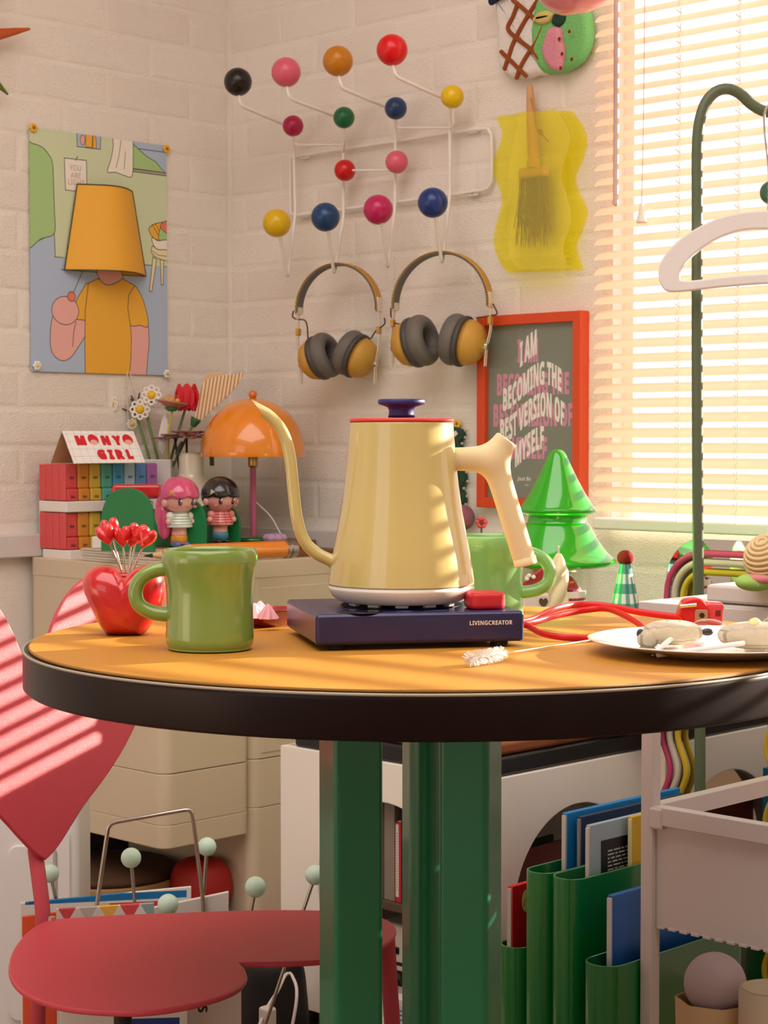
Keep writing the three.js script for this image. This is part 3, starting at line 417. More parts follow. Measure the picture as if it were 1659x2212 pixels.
// ---------------------------------------------------------------- beige drawer cabinets in the corner and what stands on them
const CT = 0.628, XF = 0.389;                 // top of the cabinets, their front plane
const rbox = (x0, x1, y0, y1, z0, z1, r) => { const s = rrect(x0, -z1, x1, -z0, r); const g = new THREE.ExtrudeGeometry(s, { depth: y1 - y0, bevelEnabled: true, bevelSize: 0.0018, bevelThickness: 0.0018, bevelOffset: -0.0018, bevelSegments: 2, curveSegments: 10 }); g.rotateX(-PI / 2); g.computeBoundingBox(); return g.translate(0, y0 - g.boundingBox.min.y, 0); };
{
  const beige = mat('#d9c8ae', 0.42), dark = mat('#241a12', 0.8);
  const seams = [0.288, 0.203];
  const A = thing('drawer_cabinet', 'beige plastic drawer cabinet with rounded corners, open at the bottom', 'cabinet', V(0, 0, 0));
  part(A, 'top_tray', rbox(0.012, XF, 0.600, CT, 0.29, 0.484, 0.022), beige);
  part(A, 'seam_shade', merge(rbox(0.014, XF - 0.0016, 0.285, 0.292, 0.292, 0.480, 0.02), rbox(0.014, XF - 0.0016, 0.2, 0.207, 0.292, 0.480, 0.02), rbox(0.014, XF - 0.0012, 0.597, 0.602, 0.292, 0.480, 0.02)), dark);  // dark strips paint the shade in the drawer gaps
  for (const [a, b] of [[0.2905, 0.5985], [0.205, 0.2865], [0.167, 0.202]]) part(A, 'drawer', rbox(0.012, XF - 0.001, a, b, 0.29, 0.483, 0.022), beige);
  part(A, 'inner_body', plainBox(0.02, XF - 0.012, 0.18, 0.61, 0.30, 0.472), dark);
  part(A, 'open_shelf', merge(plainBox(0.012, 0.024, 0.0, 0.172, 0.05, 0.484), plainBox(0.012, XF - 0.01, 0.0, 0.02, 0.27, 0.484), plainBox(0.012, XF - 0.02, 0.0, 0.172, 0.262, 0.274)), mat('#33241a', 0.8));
  const B = thing('drawer_cabinet', 'beige plastic drawer cabinet with a framed drawer panel, against the wall corner', 'cabinet', V(0, 0, 0));
  part(B, 'top_tray', rbox(0.028, XF - 0.004, 0.601, CT, 0.026, 0.2865, 0.02), beige);
  part(B, 'seam_shade', merge(rbox(0.03, XF - 0.0056, 0.285, 0.292, 0.03, 0.284, 0.02), rbox(0.03, XF - 0.0056, 0.2, 0.209, 0.03, 0.284, 0.02), rbox(0.03, XF - 0.0054, 0.597, 0.602, 0.03, 0.284, 0.02)), dark);  // gap shade painted as dark strips here too
  for (const [a, b] of [[0.2905, 0.599], [0.2065, 0.2865], [0.012, 0.203]]) part(B, 'drawer', rbox(0.028, XF - 0.005, a, b, 0.026, 0.2865, 0.02), beige);
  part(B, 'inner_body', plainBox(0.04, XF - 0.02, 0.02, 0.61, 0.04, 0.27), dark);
  const pn = part(B, 'drawer_panel', merge(block(XF - 0.007, XF - 0.0035, 0.30, 0.585, 0.09, 0.265, 0.0015)), beige);
}
const BT = CT + 0.013;
whole('wooden_board', 'thin brown wooden board lying on the beige cabinets', 'board', block(0.03, XF - 0.03, CT, BT, 0.03, 0.33, 0.002), mat('#7a4a26', 0.5));
const RT = BT + 0.014;
whole('wooden_riser', 'second brown board under the lamp and the two dolls', 'board', block(0.03, 0.275, BT, RT, 0.03, 0.40, 0.002), mat('#8a5a32', 0.5));

// books and papers lying flat
{
  const g = thing('paper_stack', 'stack of cream papers and thin books under the pill organiser', 'books', onY(218, 1214, CT + 0.004), PI / 2);
  const cols = ['#e9e2d4', '#d9d0c0', '#efe9dc', '#cfc4b2', '#ebe4d6', '#d6ccbb']; let y = 0;
  const p = onY(345, 1225, CT), q = onY(118, 1212, CT);
  g.position.set(0.26, CT, 0.40);
  cols.forEach((c, i) => { const t = [0.004, 0.003, 0.005, 0.004, 0.004, 0.003][i]; part(g, 'sheet_stack', box(0.155, t, 0.20, 0.0008, rr(-0.004, 0.004), y + t / 2, rr(-0.004, 0.004)), mat(c, 0.7)); y += t + 0.0004; });
}
// pill organiser: two tiers of coloured boxes in a white stand
{
  const base = onY(146, 1211, CT + 0.001), z = depthOf(base), K = z / F;
  const g = thing('pill_organiser', 'rainbow weekly pill organiser in a white two tier stand', 'pill box', base, PI / 2);
  // local +x = into the picture along the wall's far end (world -z), local z = world +x
  const Wd = 0.205, D = 0.078, white = mat('#f0ebe6', 0.35);
  const cols = ['#ee5a5c', '#ec9a42', '#ebc84e', '#66c6b0', '#55b4da', '#b5d4e6', '#649adb', '#b470ba'];
  g.position.set(0.10, CT, 0.462);
  part(g, 'stand', merge(block(-0.004, Wd + 0.03, 0, 0.018, -D + 0.01, 0.014, 0.002), block(-0.004, Wd + 0.002, 0.084, 0.103, -D, 0.004, 0.002), block(-0.002, Wd, 0.018, 0.086, -D - 0.002, -D + 0.003, 0.001)), white);
  const lab = ['AM', 'PM'].map((t) => canvasTexture(96, 64, (c, w, h) => { c.clearRect(0, 0, w, h); c.fillStyle = '#2a2020'; c.font = 'bold 46px sans-serif'; c.textAlign = 'center'; c.translate(w / 2, h / 2); c.rotate(PI); c.fillText(t, 0, 16); }));
  const labM = lab.map((t) => mat('#ffffff', 0.6, { map: t, transparent: true, }) ), lm = lab.map((t) => new THREE.MeshPhysicalMaterial({ map: t, transparent: true, roughness: 0.6 }));
  for (const [t, y0, h] of [[0, 0.018, 0.066], [1, 0.103, 0.066]]) {
    for (let i = 0; i < 8; i++) {
      const cm = mat(cols[i], 0.2, { transmission: 0.15, thickness: 0, ior: 1.4 });
      const w = Wd / 8, b = part(g, 'pill_box', merge(box(w - 0.0012, h * 0.66, D - 0.006, 0.004, w * (i + 0.5), y0 + h * 0.66, -D / 2), box(w - 0.0012, h * 0.33, D - 0.002, 0.004, w * (i + 0.5), y0 + h * 0.17, -D / 2 + 0.001)), cm);
      for (const k of [0, 1]) part(b, 'lettering', new THREE.PlaneGeometry(0.013, 0.009).translate(w * (i + 0.5), y0 + h * (k ? 0.12 : 0.62), k ? 0.0006 : -0.0026), lm[k]);
    }
    for (let j = 0; j < 4; j++) part(g, 'end_box', box(0.004, h * 0.96, D / 4 - 0.001, 0.0018, -0.0015, y0 + h / 2, -D * (j + 0.5) / 4), mat('#ee5a5c', 0.2, { transmission: 0.15, thickness: 0 }));
  }
}
// tent card with red lettering
{
  const y = CT + 0.1695, a = onY(150, 1023, y), b = onY(300, 1023, y), g = thing('tent_card', 'folded white grid card reading MONYO GIRL in red letters', 'card', V(0.098, y, 0.47), PI / 2);
  const print = canvasTexture(900, 400, (c, w, h) => {
    c.fillStyle = '#fbf8f5'; c.fillRect(0, 0, w, h); c.strokeStyle = '#c3cbdc'; c.lineWidth = 4; for (let i = 40; i < w; i += 92) { c.beginPath(); c.moveTo(i, 0); c.lineTo(i, h); c.stroke(); } for (let j = 40; j < h; j += 92) { c.beginPath(); c.moveTo(0, j); c.lineTo(w, j); c.stroke(); }
    c.font = 'bold 140px sans-serif'; c.textAlign = 'center'; c.lineJoin = 'round'; c.lineWidth = 24; c.strokeStyle = c.fillStyle = '#d8202c';
    const put = (t, x, yy) => { c.strokeText(t, x, yy); c.fillText(t, x, yy); };
    put('M', 185, 168); put('N', 500, 168); put('Y', 645, 168);
    for (const x of [345, 785]) { c.fillStyle = '#d8202c'; c.beginPath(); c.arc(x, 108, 66, 0, 7); c.fill(); c.fillStyle = '#f3b6a8'; c.beginPath(); c.ellipse(x, 142, 46, 34, 0, 0, 7); c.fill(); c.fillStyle = '#d8202c'; }
    put('G', 385, 345); put('I', 500, 345); put('R', 605, 345); put('L', 735, 345);
  });
  const Wc = 0.155, hh = 0.056, d = 0.034, t = 0.0012;
  const sheet = (s) => { const l = Math.hypot(hh, d), q = new THREE.BoxGeometry(Wc, l, t).translate(Wc / 2, l / 2, 0); q.rotateX(-s * Math.atan2(d, hh)); return q.translate(0, 0, s * d); };
  part(g, 'printed_side', sheet(1), mat('#ffffff', 0.7, { map: print })); part(g, 'plain_side', sheet(-1), mat('#c9a57c', 0.8));
}
// green arches in a row
{
  const g = thing('arch_sorter', 'green letter sorter of three upright rounded arches behind the dolls', 'letter sorter', V(0, 0, 0)), green = mat('#0a7a40', 0.4);
  const yb = RT, pts = [[277, 1190, 1053, 59], [391, 1183, 1075, 56], [468, 1174, 1088, 52]];
  pts.forEach(([px, py, top, hw], i) => { const z = 3.10 + i * 0.115, p = at(px, py, z), K = z / F, h = (py - top) * K; const m = part(g, 'arch', slab((() => { const s = new THREE.Shape(), r = hw * K / 0.96; s.moveTo(-r, 0); s.lineTo(r, 0); s.lineTo(r, h * 0.42); s.bezierCurveTo(r, h * 0.8, r * 0.62, h, 0, h); s.bezierCurveTo(-r * 0.62, h, -r, h * 0.8, -r, h * 0.42); s.lineTo(-r, 0); return s; })(), 0.008, 0.001, 2, 24), green); m.position.set(p.x, i ? yb : CT + 0.026, p.z); m.rotation.y = A0 - 0.26; });
}
// two small dolls
function doll(label, p, hair, longHair, dress, stripes, sock, shoe, turn, s) {
  const g = thing('doll_figurine', label, 'figurine', p, turn); g.scale.setScalar(s);
  const skin = gloss('#fbb9b2', 0.35), hm = gloss(hair, 0.25);
  const Y = 0.073;
  part(g, 'head', ball(0.0265, 0, Y, 0, 1, 0.88, 0.97, 40), skin);
  // cap of hair with a scalloped fringe
  { const N = 64, M = 26, pos = [], idx = []; const R = 0.0305;
    for (let j = 0; j <= M; j++) for (let i = 0; i <= N; i++) { const a = i / N * 2 * PI, front = Math.max(0, Math.cos(a)) , face = Math.cos(a) > 0.2 ? 1 : 0; const scal = 0.07 * Math.abs(Math.sin(a * 3.5)); const end = Math.cos(a) > 0.15 ? 0.535 * PI + scal * 1.4 + 0.02 - 0.04 * front : 0.78 * PI; const th = j / M * end; const rr2 = R * (1 - (j === M ? 0.10 : 0)); pos.push(Math.sin(a) * Math.sin(th) * rr2, Y + 0.004 + Math.cos(th) * rr2 * 0.93, Math.cos(a) * Math.sin(th) * rr2); }
    for (let j = 0; j < M; j++) for (let i = 0; i < N; i++) { const a = j * (N + 1) + i, b = a + N + 1; idx.push(a, b, a + 1, b, b + 1, a + 1); }
    const q = new THREE.BufferGeometry(); q.setAttribute('position', new THREE.Float32BufferAttribute(pos, 3)); q.setIndex(idx); q.computeVertexNormals(); q.setAttribute('uv', new THREE.Float32BufferAttribute(new Float32Array(pos.length / 3 * 2), 2));
    const h = part(g, 'hair', q, Object.assign(hm, { side: THREE.DoubleSide })); if (longHair) part(h, 'long_hair', merge(ball(0.024, -0.008, 0.052, -0.016, 0.95, 1.5, 0.5, 24), ball(0.017, -0.019, 0.040, -0.010, 0.7, 1.7, 0.55, 20)), hm);
    part(h, 'hair_clip', slab(poly([[-0.005, -0.003], [0.005, -0.003], [0.001, 0.004]]), 0.002, 0.0006).rotateZ(0.5).rotateY(-0.9).translate(-0.0235, Y + 0.009, 0.0185), gloss(longHair ? '#e2a83a' : '#cfd3a0')); }
  for (const sx of [-1, 1]) part(g, 'ear', ball(0.0068, sx * 0.026, Y - 0.006, 0.003, 0.6, 1, 0.9, 16), skin);
  const eye = gloss('#241019', 0.2), whiteE = mat('#ffffff', 0.3), blush = mat('#e87f8a', 0.6);
  for (const sx of [-1, 1]) { const e = part(g, 'eye', ball(0.0046, sx * 0.0105, Y - 0.0055, 0.0226, 0.72, 1.15, 0.5, 16), eye); part(e, 'iris', ball(0.0028, sx * 0.0104, Y - 0.0068, 0.0247, 0.75, 1.1, 0.35, 12), gloss(longHair ? '#5a4a8a' : '#7a2432')); part(e, 'glint', ball(0.0013, sx * 0.0108 + 0.0008, Y - 0.0034, 0.0252, 1, 1.2, 0.4, 8), whiteE); part(g, 'cheek', ball(0.0035, sx * 0.0165, Y - 0.0125, 0.0187, 1, 0.6, 0.3, 12), blush); }
  part(g, 'mouth', ball(0.0011, 0, Y - 0.0125, 0.0243, 1.6, 0.7, 0.5, 8), mat('#b33a3f', 0.5));
  // flared dress with bands, arms, legs, socks, shoes
  part(g, 'dress', lathe([[0, 0.0535], [0.011, 0.053], [0.014, 0.050], [0.0165, 0.043], [0.019, 0.036], [0.0205, 0.031], [0.019, 0.0295], [0, 0.0305]], 40), gloss(dress, 0.4));
  const band = mat(stripes, 0.5); for (const [y, r] of [[0.0505, 0.0135], [0.0465, 0.0153], [0.0425, 0.0168], [0.0385, 0.0181], [0.0345, 0.0194]]) part(g, 'stripe', new THREE.TorusGeometry(r, 0.0006, 6, 40).rotateX(PI / 2).translate(0, y, 0), band);
  if (!longHair) for (let i = 0; i < 10; i++) { const a = i * PI / 5; part(g, 'stripe', tube([V(Math.sin(a) * 0.0132, 0.0515, Math.cos(a) * 0.0132), V(Math.sin(a) * 0.0167, 0.0425, Math.cos(a) * 0.0167), V(Math.sin(a) * 0.0203, 0.0312, Math.cos(a) * 0.0203)], 0.0005, 8, 5), band); }
  for (const sx of [-1, 1]) { part(g, 'sleeve', ball(0.006, sx * 0.0165, 0.046, 0.003, 1.1, 1.2, 1, 16).rotateZ(0), gloss(dress, 0.4)); part(g, 'hand', ball(0.0045, sx * 0.0205, 0.0385, 0.005, 1, 1.1, 1, 14), skin); }
  part(g, 'legs', lathe([[0, 0.031], [0.0105, 0.031], [0.0115, 0.012], [0, 0.012]], 28).scale(1.08, 1, 0.92), skin);
  part(g, 'socks', lathe([[0, 0.019], [0.0112, 0.0188], [0.0122, 0.016], [0.0128, 0.005], [0, 0.005]], 28).scale(1.08, 1, 0.92), gloss(sock, 0.4));
  for (const sx of [-1, 1]) part(g, 'shoe', ball(0.0075, sx * 0.0075, 0.004, 0.0045, 1, 0.62, 1.35, 18).translate(0, 0.0008, 0), gloss(shoe, 0.3));
  return g;
}
doll('doll with long pink hair and a striped mint top', V(0, 0, 0).copy(onY(387, 1182, RT)), '#dd4f84', true, '#e7ece4', '#86b59f', '#e79a2c', '#4c6fb5', A0 + 0.62, 1.15);
doll('doll with black hair and a red checked dress', onY(476, 1175, RT), '#12131c', false, '#f0908f', '#c21c2b', '#3d93b5', '#15161c', A0 + 0.55, 1.13);
// orange mushroom lamp
{
  const p = onY(547, 1168, RT), z = depthOf(p), K = z / F, g = thing('mushroom_lamp', 'orange domed table lamp with a pink stem', 'lamp', p, A0), r = 113 * K, yb = (1166 - 984) * K, hd = 126 * K;
  const o = gloss('#ef8b16', 0.3);
  part(g, 'base', lathe([[0, 0], [0.045, 0], [0.047, 0.003], [0.045, 0.008], [0, 0.010]], 40), gloss('#1c6b3c'));
  part(g, 'stem', cyl(0.0056, 0.0056, yb - 0.004, 16, 0, 0.006, 0), mat('#c65f86', 0.4));
  part(g, 'socket', lathe([[0, yb + 0.02], [0.009, yb + 0.02], [0.009, yb - 0.016], [0.007, yb - 0.02], [0, yb - 0.02]], 20), mat('#b8905a', 0.3, { metalness: 0.9 }));
  const dome = [], n = 20; for (let i = 0; i <= n; i++) { const a = i / n * PI / 2; dome.push([r * Math.sin(a), yb + hd * Math.pow(Math.cos(a), 0.9)]); } const inner = dome.slice().reverse().map(([x, y]) => [Math.max(0, x - 0.002), y - 0.0018 + (y < yb + 0.001 ? 0.0018 : 0)]);
  part(g, 'lamp_shade', lathe([...dome, ...inner], 64), o);
  part(g, 'finial', ball(0.0078, 0, yb + hd + 0.0065, 0, 1, 1, 1, 20), gloss('#dd6f1e'));
  const q = onY(600, 1170, RT).sub(p).applyAxisAngle(V(0, 1, 0), -A0);
  part(g, 'cord', tube([V(0.004, 0.07, -0.01), V(0.03, 0.045, -0.01), V(0.045, 0.02, -0.005), V(0.055, 0.004, 0.0)], 0.0015, 24, 6), mat('#e9e4de', 0.5));
}
// lilac flower
{
  const g = thing('lilac_flower', 'small lilac felt flower beside the mushroom lamp', 'ornament', onY(594, 1171, RT), A0), pg = []; for (let i = 0; i < 6; i++) { const a = i * PI / 3; pg.push(ball(0.0095, Math.cos(a) * 0.013, 0.0075, Math.sin(a) * 0.011, 1, 0.8, 1, 14)); }
  part(g, 'petals', merge(pg), mat('#c3a3c9', 0.9)); part(g, 'centre', ball(0.0075, 0, 0.011, 0, 1, 0.8, 1, 12), mat('#b48cc0', 0.9));
}
// giant pencil
{
  const a = onY(312, 1219, BT), b = onY(636, 1203, BT), g = thing('giant_pencil', 'oversized orange hexagonal pencil lying on the board', 'pencil', V(0, 0, 0)), R = 0.0155, ax = b.clone().sub(a), L = ax.length();
  a.y = b.y = BT + R * 0.87; const hex = (r0, r1, y0, y1, n = 6) => new THREE.CylinderGeometry(r1, r0, y1 - y0, n).translate(0, (y0 + y1) / 2, 0);
  g.position.copy(a); g.quaternion.setFromUnitVectors(V(0, 1, 0), b.clone().sub(a).normalize());
  part(g, 'lead', hex(0.0008, 0.0035, 0, 0.014, 12), mat('#2a2725', 0.5)); part(g, 'wood_tip', hex(0.0035, R, 0.014, 0.085, 12), mat('#dcb283', 0.7)); part(g, 'body', hex(R, R, 0.085, L - 0.022), gloss('#ee8a14', 0.35));
  part(g, 'ferrule', merge(hex(R, R, L - 0.022, L - 0.017, 20), hex(R * 0.93, R * 0.93, L - 0.017, L - 0.013, 20), hex(R, R, L - 0.013, L - 0.006, 20), hex(R * 0.93, R * 0.93, L - 0.006, L, 20)), mat('#b5aca2', 0.25, { metalness: 1 }));
}
whole('red_box', 'flat glossy red case behind the green arch', 'case', box(0.085, 0.024, 0.05, 0.006, 0, 0.012, 0), gloss('#cf1f2a'), at(296, 1075, 3.27), A0 + 0.1);
whole('white_stand', 'pale box holding up the red case', 'box', box(0.066, 0.088, 0.04, 0.004), mat('#e6ddd6', 0.5), at(290, 1136, 3.275), A0 + 0.1);
whole('white_block', 'small white block in front of the pill organiser', 'block', box(0.026, 0.02, 0.022, 0.002, 0, 0.01, 0), mat('#f1ece6', 0.5), (() => { return V(0.19, CT + 0.0255, 0.458); })(), PI / 4);
// cream vase with a dark brick-built flower
const zVase = 3.45;
{
  const p = at(414, 1160, zVase); p.y = RT; const K = zVase / F, base = RT, Y = (py) => at(414, py, zVase).y - RT, g = thing('cream_vase', 'cream ceramic vase with a narrow neck behind the dolls', 'vase', p, A0);
  part(g, 'body', smoothLathe([[0, 0.0], [0.03, 0.0], [0.044, 0.012], [0.05, 0.035], [0.049, Y(1080)], [0.040, Y(1052)], [0.027, Y(1032)], [0.0235, Y(1018)], [0.0233, Y(982)], [0.0238, Y(980)], [0.019, Y(980)], [0.018, Y(1010)]], 48, 90), gloss('#e9dcc6', 0.3));
  const f = thing('dark_flower', 'dark red brick-built flower in the cream vase', 'flower', p.clone(), A0);
  const L = (px, py, d = 0) => V((px - 414) * K, Y(py), d), dk = mat('#3a2320', 0.5), leafM = mat('#4a4f35', 0.6);
  for (const [a, b] of [[[389, 978], [378, 946]], [[404, 978], [404, 944]], [[432, 978], [438, 952]]]) part(f, 'stem', tube([L(a[0], a[1] + 40), L(...b)], 0.0022, 1, 8), dk);
  for (let ring = 0; ring < 3; ring++) for (let i = 0; i < 9; i++) { const a = (i + ring * 0.5) * 2 * PI / 9, r = 0.010 + ring * 0.019, leaf = slab(outline([[0, -0.010], [0.011, 0.001], [0.007, 0.018], [0, 0.023], [-0.007, 0.018], [-0.011, 0.001]]), 0.0034, 0.001).rotateX(-PI / 2 + 0.15 - ring * 0.12); const m = part(f, 'petal', leaf, gloss(['#7a2a2c', '#5a2226', '#8f4038'][(i + ring) % 3], 0.4)); m.position.copy(L(409, 936 + ring * 4)).add(V(Math.cos(a) * r, 0, Math.sin(a) * r)); m.rotation.y = -a - PI / 2; }
  for (const pts of [[[440, 950], [452, 965], [459, 988], [460, 1006]], [[398, 955], [392, 965], [384, 982]]]) { const c = new THREE.CatmullRomCurve3(pts.map((q) => L(q[0], q[1], 0.012))); part(f, 'leaf', new THREE.TubeGeometry(c, 20, 0.0042, 8).scale(1, 1, 1), leafM); }
}
// square white vase with a mixed bunch
{
  const z = 3.47, K = z / F, p = at(343, 1100, z); p.y = RT; const Y = (py) => at(343, py, z).y - RT, L = (px, py, d = 0) => V((px - 343) * K, Y(py), d);
  const g = thing('square_vase', 'square white vase holding daisies and other toy flowers', 'vase', p, A0), h = Y(992), hw = 31 * K;
  part(g, 'body', merge(block(-hw, -hw + 0.003, 0, h, -hw, hw), block(hw - 0.003, hw, 0, h, -hw, hw), block(-hw, hw, 0, h, hw - 0.003, hw), block(-hw, hw, 0, h, -hw, -hw + 0.003), block(-hw, hw, 0, 0.004, -hw, hw)), gloss('#e4dfde', 0.3));
  const petalM = mat('#f4efe8', 0.5), yolk = mat('#e9b91c', 0.5), green = mat('#6f8a4a', 0.6), twig = mat('#4a3328', 0.6);
  const daisy = (parent, px, py, r, yaw, pitch) => { const q = []; for (let i = 0; i < 8; i++) { const a = i * PI / 4; q.push(new THREE.TorusGeometry(r * 0.24, r * 0.1, 8, 14).translate(Math.cos(a) * r * 0.72, Math.sin(a) * r * 0.72, 0)); } const m = part(parent, 'petals', merge(q), petalM); part(m, 'centre', ball(r * 0.42, 0, 0, 0.001, 1, 1, 0.6, 16), yolk); m.position.copy(L(px, py, 0.01)); m.rotation.set(pitch, yaw, 0, 'YXZ'); return m; };
  const stems = (name, label, cat2, build) => { const f = thing(name, label, cat2, p.clone(), A0); build(f); return f; };
  stems('daisy_spray', 'spray of white toy daisies on green stems with dark twigs', 'flower', (f) => {
    daisy(f, 305, 885, 0.0188, 0.15, -0.05); daisy(f, 330, 854, 0.0188, -0.1, -0.1); daisy(f, 246, 873, 0.0155, -0.8, 0); daisy(f, 288, 916, 0.010, 0.5, 0.4);
    for (const l of [[[323, 990], [312, 950], [298, 905]], [[341, 990], [331, 950], [319, 900]]]) part(f, 'stem', tube(l.map(([x, y]) => L(x, y)).concat([]), 0.0028, 16, 8), green);
    part(f, 'twig', merge([[[298, 905], [290, 892], [268, 884], [255, 878]], [[300, 880], [292, 868], [285, 856]], [[296, 872], [300, 860], [302, 850]], [[308, 872], [318, 868], [340, 868]], [[285, 886], [290, 874], [284, 862]]].map((l) => tube(l.map(([x, y]) => L(x, y, -0.003)), 0.0016, 14, 6))), twig);
  });
  stems('red_tulip', 'red toy tulip behind the glass-domed flower', 'flower', (f) => {
    const o = L(402, 858, -0.02), t = []; for (let i = 0; i < 6; i++) { const a = i * PI / 3; const m = part(f, 'petal', slab(outline([[0, -0.026], [0.014, -0.014], [0.0155, 0.006], [0.009, 0.017], [0, 0.026], [-0.009, 0.017], [-0.0155, 0.006], [-0.014, -0.014]]), 0.003, 0.001).translate(0, 0, 0.0155), mat('#dc1f2e', 0.45)); m.position.copy(o); m.rotation.set(0.0, a, -0.12, 'YXZ'); }
    part(f, 'stem', tube([L(398, 885, -0.02), L(385, 930, -0.015), L(366, 1000, -0.01)], 0.0025, 16, 8), green);
  });
  stems('striped_flower', 'folded cream and ochre striped paper flower', 'flower', (f) => {
    const tex = canvasTexture(256, 256, (c, w, h) => { c.fillStyle = '#f0dcc0'; c.fillRect(0, 0, w, h); c.strokeStyle = '#c98f4e'; c.lineWidth = 7; for (let i = -4; i < 18; i++) { c.beginPath(); c.moveTo(i * 18, h); c.lineTo(i * 18 + 40, 0); c.stroke(); } });
    const m1 = mat('#ffffff', 0.8, { map: tex }), pt = (l) => l.map(([x, y]) => { const q = L(x, y); return [q.x, q.y]; });
    part(f, 'petal', fitUV(slab(outline(pt([[416, 905], [425, 880], [432, 850], [440, 825], [470, 812], [505, 808], [525, 806], [510, 835], [480, 865], [450, 893], [430, 912]])), 0.003, 0.001).rotateY(0)), m1).position.z = -0.012;
    part(f, 'petal', fitUV(slab(outline(pt([[434, 850], [438, 815], [460, 803], [482, 805], [475, 818], [450, 830]])), 0.003, 0.001)), m1).position.z = -0.02;
    part(f, 'calyx', lathe([[0, -0.010], [0.005, -0.008], [0.009, 0.002], [0.010, 0.008], [0, 0.006]], 16).rotateZ(-0.4).translate(L(420, 912).x, L(420, 912).y, -0.012), mat('#3c6b3a', 0.6)); part(f, 'stem', tube([L(416, 918, -0.012), L(395, 960, -0.01), L(372, 1010, -0.006)], 0.0022, 14, 8), green);
  });
  stems('dome_flower', 'toy flower with yellow beads under a clear dome', 'flower', (f) => {
    const c = L(374, 880, 0.015); part(f, 'petals', lathe([[0, 0], [0.012, 0.0], [0.028, 0.008], [0.029, 0.011], [0.02, 0.006], [0, 0.004]], 28).rotateZ(-0.14).translate(c.x, c.y, c.z), mat('#e59a8d', 0.45, { transmission: 0.3, thickness: 0 }));
    const b = []; for (let i = 0; i < 11; i++) b.push(ball(0.0042, c.x + rr(-0.012, 0.012), c.y + 0.006 + rr(0, 0.008), c.z + rr(-0.01, 0.012), 1, 1, 1, 10)); part(f, 'beads', merge(b), gloss('#e6b81e')); 
    part(f, 'dome', new THREE.SphereGeometry(0.0215, 28, 14, 0, 2 * PI, 0, PI / 2).translate(c.x, c.y + 0.003, c.z), mat('#fff6ee', 0.02, { transmission: 1, thickness: 0, ior: 1.4, side: THREE.DoubleSide }));
    part(f, 'calyx', lathe([[0, -0.008], [0.008, -0.007], [0.014, 0.0], [0, 0.002]], 20).translate(c.x, c.y, c.z), mat('#3c7a3f', 0.5)); part(f, 'stem', tube([L(374, 890, 0.012), L(366, 940, 0.01), L(364, 1000, 0.005)], 0.0022, 14, 8), mat('#cfc24a', 0.5));
    part(f, 'leaf', merge(slab(outline([[0, 0], [0.010, 0.022], [0.012, 0.05], [0.005, 0.08], [-0.004, 0.055], [-0.008, 0.025]].map(([x, y]) => { const q = L(352, 985); return [q.x + x, q.y + y]; })), 0.002, 0.0006)), mat('#e9e6dd', 0.6));
  });
}
// things in the open bottom of the cabinet
{
  const g = thing('round_basket', 'low round woven basket with a dark brown lid in the open cabinet bottom', 'basket', (() => { const p = at(285, 1940, 3.08); return V(0.16, 0.02, 0.42); })());
  part(g, 'body', lathe([[0, 0], [0.12, 0], [0.125, 0.06], [0.12, 0.062], [0, 0.062]], 48), mat('#b08a5a', 0.85)); part(g, 'lid', lathe([[0, 0.082], [0.105, 0.080], [0.118, 0.072], [0.12, 0.060], [0, 0.060]], 48), mat('#4a2f1a', 0.8));
  const a = thing('red_fruit_plush', 'dark red apple-shaped plush beside the woven basket', 'plush toy', V(0.30, 0.02, 0.33));
  part(a, 'body', smoothLathe([[0, 0.008], [0.02, 0.0], [0.045, 0.012], [0.056, 0.045], [0.046, 0.082], [0.022, 0.096], [0, 0.088]], 40, 60), mat('#a81a14', 0.6)); part(a, 'stalk', tube([V(0, 0.086, 0), V(0.004, 0.102, 0.004)], 0.003, 4, 8), mat('#3c2a18', 0.8)); part(a, 'leaves', merge(ball(0.02, 0.05, 0.008, 0.045, 1.2, 0.45, 0.8), ball(0.018, 0.018, 0.010, 0.06, 1.2, 0.5, 0.7)), mat('#b79a5c', 0.9));
}

